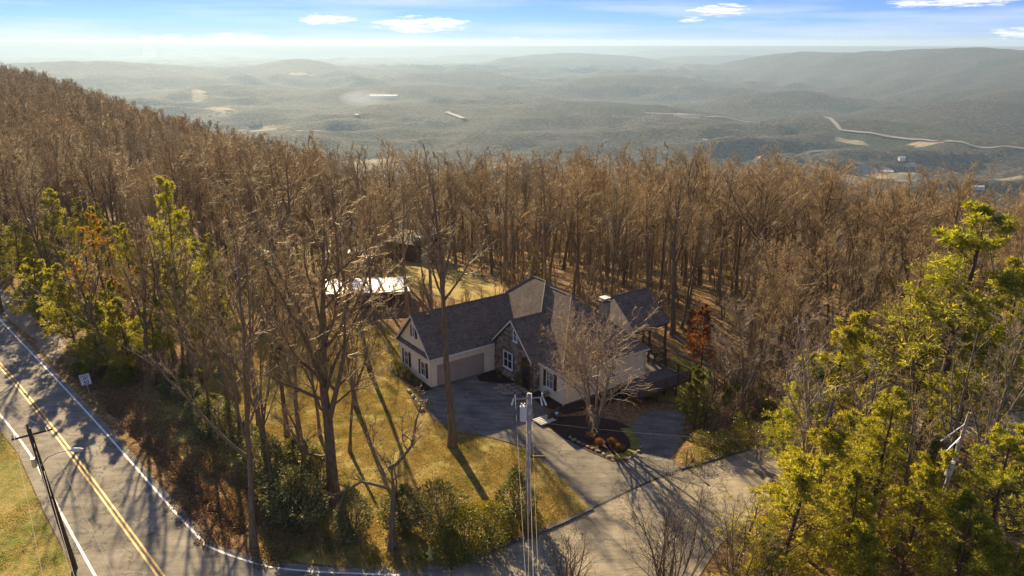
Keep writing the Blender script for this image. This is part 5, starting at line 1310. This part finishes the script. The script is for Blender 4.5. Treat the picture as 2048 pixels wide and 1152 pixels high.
# ================================================================== STREET FURNITURE
M_pole = simple('weathered_pole_wood', (0.42, 0.36, 0.30), 0.85, var=0.35, scale=3)
M_pole_dark = simple('creosoted_pole_wood', (0.075, 0.05, 0.035), 0.85, var=0.35, scale=3)
M_porc = simple('grey_porcelain', (0.62, 0.62, 0.62), 0.2, var=0.05); M_can = simple('pale_grey_transformer_paint', (0.62, 0.64, 0.64), 0.35, var=0.06)
M_arm = simple('crossarm_wood', (0.24, 0.20, 0.17), 0.8, var=0.3)
M_wire = simple('aluminium_wire', (0.30, 0.27, 0.22), 0.6, metal=0.0, var=0.1); M_wire_dark = simple('black_cable', (0.05, 0.045, 0.04), 0.5)
def insulator(name, p, parent, h=0.3, m=None):
    x, y, z = p; b = MB(); n = 9
    pr = [(x, y, z + h * k / n) for k in range(n + 1)]; b.tube(pr, [.035 if k % 2 else .075 for k in range(n + 1)], 8)
    return b.build(name, m or M_porc, parent, smooth=True)
def on_axis(px_, py_, hgt): return G(px_, py_, hgt)
# near pole in front of the lawn
PX, PY = G(1056, 1064); h = topz(1056, 1064, 787)
up = thing('utility_pole', 'weathered wooden utility pole with transformer standing at the lawn corner', 'utility pole', (PX, PY, 0))
MB().tube([(0, 0, -.1), (0, 0, h)], [.22, .15], 12).build('pole_shaft', M_pole, up, smooth=True)
MB().tube([(-1.1, -.14, h - .35), (1.0, -.14, h - .22)], .065, 4).build('crossarm', simple('grey_fibreglass_arm', (.30, .29, .28), .5), up)
for x, dx in ((-1.05, -.15), (.8, .1), (.98, .2)): MB().tube([(x, -.14, h - .3), (x + dx, -.3, h - .75)], [.05, .07], 7).build('cutout', M_porc, up)
insulator('insulator', (-.95, -.14, h - .3), up); insulator('insulator', (.15, -.14, h - .22), up); insulator('insulator', (.9, -.14, h - .2), up)
MB().tube([(-.38, -.1, h - 2.0), (-.38, -.1, h - .95)], .25, 14).build('transformer', M_can, up, smooth=False)
MB().tube([(-.38, -.1, h - .95), (-.38, -.1, h - .88)], [.26, .22], 14).build('transformer_lid', M_can, up)
insulator('bushing', (-.5, -.1, h - .9), up, .22); insulator('bushing', (-.28, -.1, h - .9), up, .22)
MB().box(-.2, -.1, h - 1.6, 0, 0, h - 1.5).build('bracket', M_metal, up)
MB().tube([(.1, -.1, h - 2.2), (.35, -.15, h - 2.1)], .04, 5).build('service_bracket', M_metal, up)
MB().tube([(-.13, -.02, h - 3.2), (-.13, -.02, .5)], .045, 6).build('conduit', M_metal, up)
MB().box(.12, -.2, h - 4.9, 1.15, -.08, h - 4.75).build('cable_bracket', M_wood_dark, up)
MB().tube([(-.3, 0, h - 2.1), (-1.1, 2.1, h - 6.0), (-1.6, 3.3, h - 7.6)], .012, 4).build('guy_wire', M_wire_dark, up)
for q in (h - 3.0, h - 5.2): MB().tube([(0, 0, q), (0, 0, q + .12)], .18, 12).build('steel_band', M_metal, up)
# roadside pole with street lamp
LX, LY = G(57, 857, 10.8)
lp = thing('utility_pole', 'dark wooden utility pole with crossarm and street lamp beside the main road', 'utility pole', (LX, LY, 0)); hl = 10.8
ln_ = -0.35
MB().tube([(.9, .2, -.1), (0, 0, hl)], [.18, .13], 12).build('pole_shaft', M_pole_dark, lp, smooth=True)
MB().tube([(-1.15, -.1, hl - .75), (1.25, .35, hl - .25)], .07, 4).build('crossarm', M_pole_dark, lp)
for x, z in ((-1.1, -.7), (1.0, -.25), (0, .05)): insulator('insulator', (x, -.05 if x <= 0 else .3, hl + z), lp, .28, M_porc if x else M_pole_dark)
MB().tube([(.35, -.1, hl - 2.6), (.9, -.1, hl - 2.0), (1.6, .0, hl - 1.7), (2.3, .1, hl - 1.6)], .035, 6).build('lamp_arm', M_metal, lp)
MB().tube([(2.25, .1, hl - 1.62), (2.5, .12, hl - 1.6), (2.9, .15, hl - 1.6), (3.1, .16, hl - 1.58)], [.05, .14, .12, .04], 8).build('lamp_head', M_metal, lp)
MB().tube([(.05, -.25, hl - 2.6), (.05, -.25, hl - 2.0)], .16, 10).build('cable_box', M_metal, lp)
# white pole far right in the pines
WX, WY = G(1938, 830, 8.8)
wp = thing('utility_pole', 'leaning pale utility pole with white transformer among the pines at right', 'utility pole', (WX, WY, 0))
MB().tube([(-.9, 0, 0), (0, 0, 9.0)], [.17, .12], 10).build('pole_shaft', M_pole, wp)
MB().tube([(-1.9, -.4, 6.9), (0, 0, 8.2)], .055, 5).build('crossarm', M_porc, wp); MB().tube([(-1.7, -.4, 5.6), (-.05, 0, 7.3)], .05, 5).build('brace', M_porc, wp)
MB().tube([(-.95, -.5, 4.2), (-.85, -.5, 5.3)], .24, 12).build('transformer', M_can, wp); insulator('insulator', (-.6, -.3, 6.3), wp, .5); insulator('insulator', (-.9, -.4, 5.4), wp, .4)

def wire(name, p, q, sag, r, m, label, n=14):
    p, q = Vector(p), Vector(q); pts_ = []
    for k in range(n + 1):
        t_ = k / n; v = p.lerp(q, t_); v.z -= sag * 4 * t_ * (1 - t_); pts_.append(v)
    o = MB().tube(pts_, r, 5).build(name, m, smooth=True); tag(o, label, 'wire'); return o
P0 = Vector((PX, PY, 0)); near = Vector((1.5, 20.0, 0))   # next pole stands below and behind the camera
wire('power_line', P0 + Vector((-.95, -.14, h)), near + Vector((-.7, 0, 11.4)), .5, .008, M_wire, 'left power line running from the near pole to the bottom edge')
wire('power_line', P0 + Vector((.15, -.14, h + .1)), near + Vector((-.35, 0, 11.2)), .6, .008, M_wire, 'middle power line running from the near pole to the bottom edge')
wire('power_line', P0 + Vector((.0, -.16, h - 1.9)), near + Vector((-.55, 0, 10.2)), .5, .011, M_wire, 'thick lower cable running from the near pole to the bottom edge')
wire('power_line', P0 + Vector((-.13, -.16, h - 3.0)), near + Vector((-.8, 0, 9.2)), .5, .008, M_wire, 'lowest cable running from the near pole to the bottom edge')
WP = Vector((WX, WY, 0))
wire('service_line', P0 + Vector((.3, -.1, h - 2.1)), WP + Vector((-1.2, -.3, 7.0)), .7, .008, M_wire, 'upper cable from the near pole across the house front to the right')
wire('service_line', P0 + Vector((.2, -.1, h - 4.0)), WP + Vector((-.6, 0, 4.6)), .9, .008, M_wire, 'lower cable from the near pole across the driveway to the right')
hb = HW(8.8, -10.2, 3.1); wire('service_line', P0 + Vector((.9, 0, h - .3)), HW(20.4, -10.5, 4.4), .5, .008, M_wire, 'thin cable from the near pole crossarm to the house corner')
LP = Vector((LX, LY, 0))
rd = Vector((dirv.x, dirv.y, 0)).normalized()
nxt = Vector(G(165, 1250, 9.0) + (0,)); prv = LP - rd * 45 + Vector((2, 0, 0))
def road_wire(off, z, r, m, lab, ex=(0, 0)):
    wire('power_line', LP + Vector((off, .1, z)), nxt + Vector((off * 1.2 + ex[0], ex[1], z - .2)), .25, r, m, lab + ' running toward the bottom edge')
road_wire(-1.1, hl - .4, .008, M_wire, 'left wire of the roadside pole'); road_wire(1.0, hl + .05, .008, M_wire, 'right wire of the roadside pole', (.9, 0)); road_wire(.05, hl - .9, .008, M_wire, 'middle wire of the roadside pole')
road_wire(.12, hl - 2.6, .015, M_wire, 'thick upper telephone cable of the roadside pole'); road_wire(.3, hl - 3.0, .02, M_wire_dark, 'dark lower telephone cable of the roadside pole')
far_l = Vector(G(-260, 640, 10) + (0,))
for (ox, z, lab) in ((-1.1, hl - .4, 'left wire reaching up the road to the left edge'), (1.0, hl, 'right wire reaching up the road to the left edge'), (0, hl - .8, 'middle wire reaching up the road to the left edge')):
    wire('power_line', LP + Vector((ox, 0, z)), far_l + Vector((ox, 0, z - .2)), .5, .008, M_wire, lab)
a_ = Vector(G(-60, 490, 9) + (9,)); b_ = Vector(G(345, 752, 5) + (5,)); wire('service_line', a_, b_, .4, .008, M_wire, 'single cable crossing the left wood from the road')

# speed limit sign
M_sign = simple('white_reflective_sign', (0.80, 0.82, 0.86), 0.35, var=0.02); M_black = simple('black_sign_lettering', (0.012, 0.012, 0.02), 0.5, var=0.02)
SX, SY = G(180, 790)
hs = topz(180, 790, 748); sg = thing('speed_limit_sign', 'white rectangular speed limit sign reading 30 beside the road', 'sign', (SX, SY, 0), R(28)); sg.rotation_euler = (0, R(-5), R(28))
sw, shh = 0.92, 1.15
MB().box(-.04, .02, 0, .04, .07, hs).build('post', M_metal, sg)
MB().box(-sw / 2, -.01, hs - shh, sw / 2, .015, hs).build('panel', M_sign, sg)
b = MB()
for (x0, z0, x1, z1) in ((-sw / 2 + .04, hs - .07, sw / 2 - .04, hs - .05), (-sw / 2 + .04, hs - shh + .05, sw / 2 - .04, hs - shh + .07), (-sw / 2 + .04, hs - shh + .07, -sw / 2 + .06, hs - .07), (sw / 2 - .06, hs - shh + .07, sw / 2 - .04, hs - .07)): b.box(x0, -.016, z0, x1, -.0105, z1)
b.build('border', M_black, sg)
def text(s_, size, x, z, parent, m, name='lettering'):
    cu = bpy.data.curves.new(name, 'FONT'); cu.body = s_; cu.size = size; cu.align_x = 'CENTER'; cu.extrude = 0.002; cu.offset = size * 0.018
    cu.materials.append(m); tmp = bpy.data.objects.new(name, cu); me = bpy.data.meshes.new_from_object(tmp); bpy.data.objects.remove(tmp)
    o = link(name, me, parent); o.location = (x, -.014, z); o.rotation_euler = (R(90), 0, 0); return o
text('SPEED', .27, 0, hs - .32, sg, M_black); text('LIMIT', .27, 0, hs - .56, sg, M_black); text('30', .58, 0, hs - 1.05, sg, M_black)

# fire hydrant
M_hyd = simple('yellow_hydrant_paint', (0.62, 0.50, 0.05), 0.35, var=0.1); M_hydw = simple('pale_hydrant_caps', (0.62, 0.60, 0.38), 0.4, var=0.05)
HX, HY = G(861, 1120); hy = thing('fire_hydrant', 'small yellow fire hydrant with pale caps near the street corner', 'fire hydrant', (HX, HY, 0), R(10)); hy.scale = (1.25,) * 3
MB().tube([(0, 0, 0), (0, 0, .06), (0, 0, .06), (0, 0, .55), (0, 0, .58), (0, 0, .62), (0, 0, .72), (0, 0, .78)], [.17, .17, .11, .11, .15, .14, .10, .03], 12).build('barrel', M_hyd, hy, smooth=False)
MB().tube([(0, 0, .78), (0, 0, .85)], .035, 6).build('operating_nut', M_hydw, hy)
MB().tube([(-.1, 0, .45), (-.24, 0, .45)], .065, 8).build('side_cap', M_hydw, hy); MB().tube([(.1, 0, .45), (.24, 0, .45)], .065, 8).build('side_cap', M_hydw, hy); MB().tube([(0, -.1, .40), (0, -.22, .40)], .085, 8).build('front_cap', M_hydw, hy)
for s_ in (-1, 1): MB().tube([(.12 * s_, -.05, .05), (.16 * s_, -.1, .16)], .05, 6).build('flange_bolt', M_hydw, hy)
# red garden banner
BX, BY = G(828, 1062); bn = thing('garden_flag', 'small dark red garden flag standing on the lawn by the hedge', 'flag', (BX, BY, 0), R(20))
MB().tube([(0, 0, 0), (0, 0, 1.35)], .015, 5).build('stake', M_metal, bn)
b = MB(); n = 6
for k in range(n):
    z0, z1 = .35 + .95 * k / n, .35 + .95 * (k + 1) / n; w0, w1 = [.05 + .38 * math.sin(math.pi * (q - .3) / 1.15) ** .7 if 0.3 < q < 1.45 else .05 for q in (z0, z1)]
    b.quad((.02, .03 * math.sin(k), z0), (.02 + w0, .06 * math.sin(k + 1), z0 + .1), (.02 + w1, .06 * math.sin(k + 2), z1 + .1), (.02, .03 * math.sin(k + 1), z1))
b.build('cloth', simple('dark_red_cloth', (0.20, 0.02, 0.03), .8, var=.2), bn)
# reflectors and mailbox post at the driveway mouth
MXp = TG(1372, 935); mb = thing('marker_post', 'thin dark post at the driveway mouth beside the street', 'post', MXp)
MB().tube([(0, 0, 0), (0, 0, 1.6)], .045, 6).build('post', M_wood_dark, mb); MB().box(-.1, -.03, 1.3, .1, .03, 1.6).build('reflector', M_metal, mb)
# stones edging the mulch bed
ed = thing('stone_edging', 'row of pale rough stones edging the mulch bed along the driveway', 'edging', (0, 0, 0))
epx = [(1140, 877), (1148, 882), (1157, 887), (1166, 891), (1175, 896), (1185, 900), (1196, 905), (1207, 911), (1218, 916), (1228, 919), (1240, 921), (1251, 920), (1261, 917), (1270, 912), (1277, 905), (1283, 896)]
for k, (x, y) in enumerate(epx):
    X, Y, Z = TG(x, y); o = link('stone', stone_me[(k * 5) % 14], ed); o.location = (X, Y, Z + .08); o.scale = (4.0, rnd.uniform(.45, .75), rnd.uniform(.3, .45)); o.rotation_euler = (rnd.uniform(0, 3), R(90), rnd.uniform(0, 3)); o.scale = (2.2, rnd.uniform(.2, .32), rnd.uniform(.3, .5)); o.location.z = Z + .05
ed2 = thing('stone_edging', 'short line of pale edging stones on the lawn left of the garage driveway', 'edging', (0, 0, 0))
for k, (x, y) in enumerate([(818, 785), (826, 795), (833, 803), (838, 812), (843, 822)]):
    X, Y, Z = TG(x, y); o = link('stone', stone_me[4], ed2); o.location = (X, Y, Z + .08); o.scale = (3, .35, .6); o.rotation_euler = (rnd.uniform(0, 3), R(90), rnd.uniform(0, 3))

# ================================================================== BUILDINGS IN THE WOOD BEHIND
def f_tin(t, b):
    o = t.obj(); wv = t.add('ShaderNodeTexWave'); wv.inputs['Scale'].default_value = 3.2; wv.bands_direction = 'X'; t.link(o, wv.inputs[0]); n = t.noise(o, .6, 4)
    t.link(t.ramp(n, [(.3, (.66, .66, .67)), (.7, (.84, .84, .85))]), b.inputs['Base Color']); b.inputs['Roughness'].default_value = .38; b.inputs['Metallic'].default_value = .15
    t.link(t.bump(wv.outputs[1], .4, .02), b.inputs['Normal'])
M_tin = mat('white_ribbed_metal_roof', f_tin)
wl = TG(655, 618); wr = TG(822, 612)
a = Vector((wl[0], wl[1], 0)); c_ = Vector((wr[0], wr[1], 0)); ax = (c_ - a); L = ax.length
bd = thing('long_shed', 'long low shed with bright white metal roof in the wood left of the garage', 'shed', (a.x, a.y, min(wl[2], wr[2]) - .2), math.atan2(ax.y, ax.x))
MB().box(.3, .3, 0, L - .3, 4.6, 2.5).build('wall', simple('brown_board_wall', (.12, .08, .05), .8, var=.2), bd)
MB().prism([(0, -.2, 2.3), (L, -.2, 2.3), (L - .8, 3.4, 3.05), (-.9, 3.4, 3.05)], (0, 0, .08)).build('roof', M_tin, bd)
MB().prism([(-.9, 3.4, 3.05), (L - .8, 3.4, 3.05), (L, 6.2, 2.4), (-.9, 6.2, 2.4)], (0, 0, .08)).build('roof', M_tin, bd)
for q in np.arange(1.2, L - 1, 2.4): MB().box(q, .22, .9, q + 1.0, .3, 1.9).build('window', M_glass, bd)
for q in np.arange(0.0, L, 2.2): MB().box(q, -.15, 0, q + .12, -.03, 2.3).build('post', M_wood_dark, bd)
# green walled outbuilding with brown roof
gx, gy, gz_ = TG(845, 526)
gb = thing('green_outbuilding', 'pale green outbuilding with a long brown roof in the clearing', 'building', (gx, gy, gz_ - .3), R(-25))
M_green = simple('pale_green_siding', (.50, .62, .38), .6, var=.15); M_brown_roof = simple('brown_metal_roof', (.14, .09, .06), .6, var=.2)
MB().box(-7, 0, 0, 1.5, 6, 3.4).build('wall', simple('brown_plank_wall', (.16, .11, .07), .8, var=.2), gb)
for q in np.arange(0, 1.5, .32): MB().box(q, -.06, .1, q + .28, 0, 3.0).build('board', M_green, gb)
MB().prism([(-7.4, -.4, 3.4), (1.7, -.4, 3.4), (1.7, 3, 5.1), (-7.4, 3, 5.1)], (0, 0, .12)).build('roof', M_brown_roof, gb); MB().prism([(-7.4, 6.4, 3.5), (2.0, 6.4, 3.5), (2.0, 3, 5.095), (-7.4, 3, 5.095)], (0, 0, .12)).build('roof', M_brown_roof, gb)
MB().box(-2.2, .6, 4.25, -.6, 1.6, 4.75).build('skylight', simple('pale_green_panel', (.45, .62, .55), .3), gb); MB().box(-5.6, -.06, 1.2, -4.4, 0, 2.4).build('window', M_glass, gb)
bx_px = [(672, 494), (688, 498), (660, 508), (668, 509), (714, 504), (722, 512), (742, 516), (722, 457), (811, 483), (534, 507), (535, 528), (706, 505)]
whr = ['upper left of the pair', 'right of the upper pair', 'left of the lowest pair', 'right of the lowest pair', 'at the middle of the row', 'one right of the middle', 'at the right end of the row', 'highest and farthest up the clearing', 'alone near the green outbuilding', 'upper one at the far left', 'lower one at the far left', 'just left of the middle']
M_blind = simple('dark_stand', (.07, .05, .04), .8)
for k, (x, y) in enumerate(bx_px):
    X, Y, Z = TG(x, y + 12); s_ = 0.8 + .35 * ((k * 37) % 5) / 5
    o = thing('white_topped_stand', 'small flat white topped stand in the clearing, ' + whr[k], 'stand', (X, Y, Z), rnd.uniform(0, 3), 'white topped stands in the clearing'); o.scale = (s_, s_, 1)
    MB().box(-.85, -.6, .55, .85, .6, 1.25).build('box', M_blind, o); MB().prism([(-1, -.8, 1.25), (1, -.8, 1.25), (1, .8, 1.42), (-1, .8, 1.42)], (0, 0, .05)).build('lid', M_tin, o)
    for sx in (-.7, .7):
        for sy in (-.45, .45): MB().box(sx - .05, sy - .05, 0, sx + .05, sy + .05, .55).build('leg', M_blind, o)

# ================================================================== THE VALLEY
def valley(x, y):
    z = -300.0
    for _ in range(25):
        X, Y = G(x, y, z); z = 0.6 * z + 0.4 * Tz(X, Y)
    return X, Y, z
M_vwall = simple('pale_far_wall', (.62, .60, .56), .7, var=.1, scale=.05); M_vroof = simple('bright_far_roof', (.55, .55, .54), .5, var=.1, scale=.05); M_vdark = simple('dark_far_roof', (.16, .14, .13), .8, scale=.05)
vb = [(768, 190, 260, 60, 'long white industrial building in the hazy valley', 1), (716, 180, 60, 40, 'pale building left of the long white one', 0), (735, 186, 40, 30, 'small building between the two industrial ones', 1), (546, 246, 70, 26, 'white farm barn in the pasture under the wooded ridge', 1), (560, 244, 36, 20, 'smaller barn right of the white farm barn', 0),
      (342, 202, 30, 18, 'farmhouse at the edge of the left pasture', 1), (420, 231, 24, 16, 'small barn in the pale left pasture', 0), (345, 128, 90, 40, 'far white building on the low ridge at left', 1), (150, 118, 90, 40, 'farthest pale building at left near the slope', 1), (714, 232, 24, 16, 'small white house below the smoke', 1),
      (893, 227, 30, 18, 'pale farm building in the middle valley', 1), (1283, 222, 60, 40, 'pale building beside the highway start', 1), (1300, 236, 50, 30, 'low building in the bare lot below the highway', 0), (1385, 206, 50, 24, 'pale building above the highway', 1), (1045, 187, 60, 30, 'white building on the valley centre hills', 1), (1638, 318, 40, 22, 'white steepled building above the right tree tops', 1),
      (1660, 322, 36, 20, 'long roof right of the steepled building', 0), (1780, 312, 30, 16, 'small pale house on the right hand fields', 1), (1804, 312, 26, 16, 'second small pale house on the right hand fields', 1), (1520, 328, 22, 14, 'small white house left of the steepled building', 1), (1955, 376, 40, 20, 'white roofed building behind the highest pine', 1),
      (1820, 330, 50, 20, 'grey roofed warehouse below the small pale houses', 0), (1410, 281, 22, 12, 'tiny house in the middle of the right valley', 1), (1212, 283, 26, 14, 'pale farmhouse in the central woods', 0), (1770, 345, 60, 26, 'pale warehouse just above the right tree tops', 1)]
for (x, y, wd, dp, lab, br) in vb:
    X, Y, Z = valley(x, y); wd *= .62; dp *= .62; hh = max(4, min(6, wd * .12))
    o = thing('valley_building', lab, 'building', (X, Y, Z - 1), R(rnd.uniform(-25, 25)))
    MB().box(-wd / 2, -dp / 2, -6, wd / 2, dp / 2, hh).build('wall', M_vwall, o)
    rm = M_vroof if br else M_vdark; b = MB()
    b.prism([(-wd / 2 - 1, -dp / 2 - 1, hh), (wd / 2 + 1, -dp / 2 - 1, hh), (wd / 2 + 1, 0, hh + dp * .18), (-wd / 2 - 1, 0, hh + dp * .18)], (0, 0, .5)); b.prism([(-wd / 2 - 1, dp / 2 + 1, hh), (wd / 2 + 1, dp / 2 + 1, hh), (wd / 2 + 1, 0, hh + dp * .18 - .01), (-wd / 2 - 1, 0, hh + dp * .18 - .01)], (0, 0, .5))
    b.build('roof', rm, o)
M_hwy = simple('pale_highway', (.20, .18, .16), .8, var=.1, scale=.01, coords='pos')
def far_road(name, pxs, w_):
    P = [valley(*p) for p in pxs]; Q = []
    for a, b in zip(P[:-1], P[1:]):
        for k in range(14):
            q = k / 14; Q.append((a[0] * (1 - q) + b[0] * q, a[1] * (1 - q) + b[1] * q))
    L, Rr = ribbon(Q, w_, 0); b = MB()
    zl = T(np.array([p.x for p in L]), np.array([p.y for p in L])) + 5; zr_ = T(np.array([p.x for p in Rr]), np.array([p.y for p in Rr])) + 5
    for i in range(len(L) - 1): b.quad((Rr[i].x, Rr[i].y, zr_[i]), (Rr[i + 1].x, Rr[i + 1].y, zr_[i + 1]), (L[i + 1].x, L[i + 1].y, zl[i + 1]), (L[i].x, L[i].y, zl[i]))
    o = b.build(name, M_hwy); o['kind'] = 'structure'
far_road('highway', HW_PX[1:], 13)
far_road('valley_road', [(1700, 302), (1620, 306), (1560, 322), (1500, 334)], 12)
far_road('valley_road', [(895, 225), (910, 232), (930, 244)], 20)
# smoke rising from a fire in the valley: a soft drifting cloud
SXv, SYv, SZv = valley(690, 214)
ms = bpy.data.materials.new('thin_smoke'); ms.use_nodes = True; t = NT(ms.node_tree); t.n.remove(t.n['Principled BSDF'])
pv = t.add('ShaderNodeVolumePrincipled'); pv.inputs['Color'].default_value = (.85, .9, 1, 1); out = [x for x in t.n if x.type == 'OUTPUT_MATERIAL'][0]
oc = t.obj(); sp = t.add('ShaderNodeSeparateXYZ'); t.link(oc, sp.inputs[0])
ln = t.add('ShaderNodeVectorMath', operation='LENGTH'); t.link(oc, ln.inputs[0])
nn = t.noise(oc, 2.2, 4, .6); fall = t.math('SUBTRACT', 1.0, ln.outputs['Value'], clamp=True)
head = t.math('POWER', t.math('SUBTRACT', 1.0, t.math('MULTIPLY', t.math('ADD', sp.outputs[0], .85), .55), clamp=True), 2.5)
t.link(t.math('MULTIPLY', t.math('MULTIPLY', t.math('MULTIPLY', t.math('SUBTRACT', nn, .36, clamp=True), fall), head), .22), pv.inputs['Density']); t.link(pv.outputs[0], out.inputs['Volume'])
sm = bmesh.new(); bmesh.ops.create_icosphere(sm, subdivisions=3, radius=1.0); me = bpy.data.meshes.new('smoke'); sm.to_mesh(me); sm.free(); me.materials.append(ms)
so = link('smoke_plume', me); so.location = (SXv + 170, SYv, SZv + 45); so.scale = (210, 90, 55); so['kind'] = 'stuff'

# ================================================================== HAZE
mh = bpy.data.materials.new('haze_air'); mh.use_nodes = True; t = NT(mh.node_tree); t.n.remove(t.n['Principled BSDF'])
pv = t.add('ShaderNodeVolumePrincipled'); pv.inputs['Color'].default_value = (0.44, 0.63, 0.90, 1); pv.inputs['Density'].default_value = 0.000072; pv.inputs['Anisotropy'].default_value = 0.30
out = [x for x in t.n if x.type == 'OUTPUT_MATERIAL'][0]; t.link(pv.outputs[0], out.inputs['Volume'])
zmin = float(Vt[:, 2].min()) - 3.0; ztop = max(H + 3, float(Vt[:, 2].max()) + 3)
hz = MB().box(-27000, -27000, zmin, 27000, 27000, ztop).build('haze', mh); hz['kind'] = 'stuff'
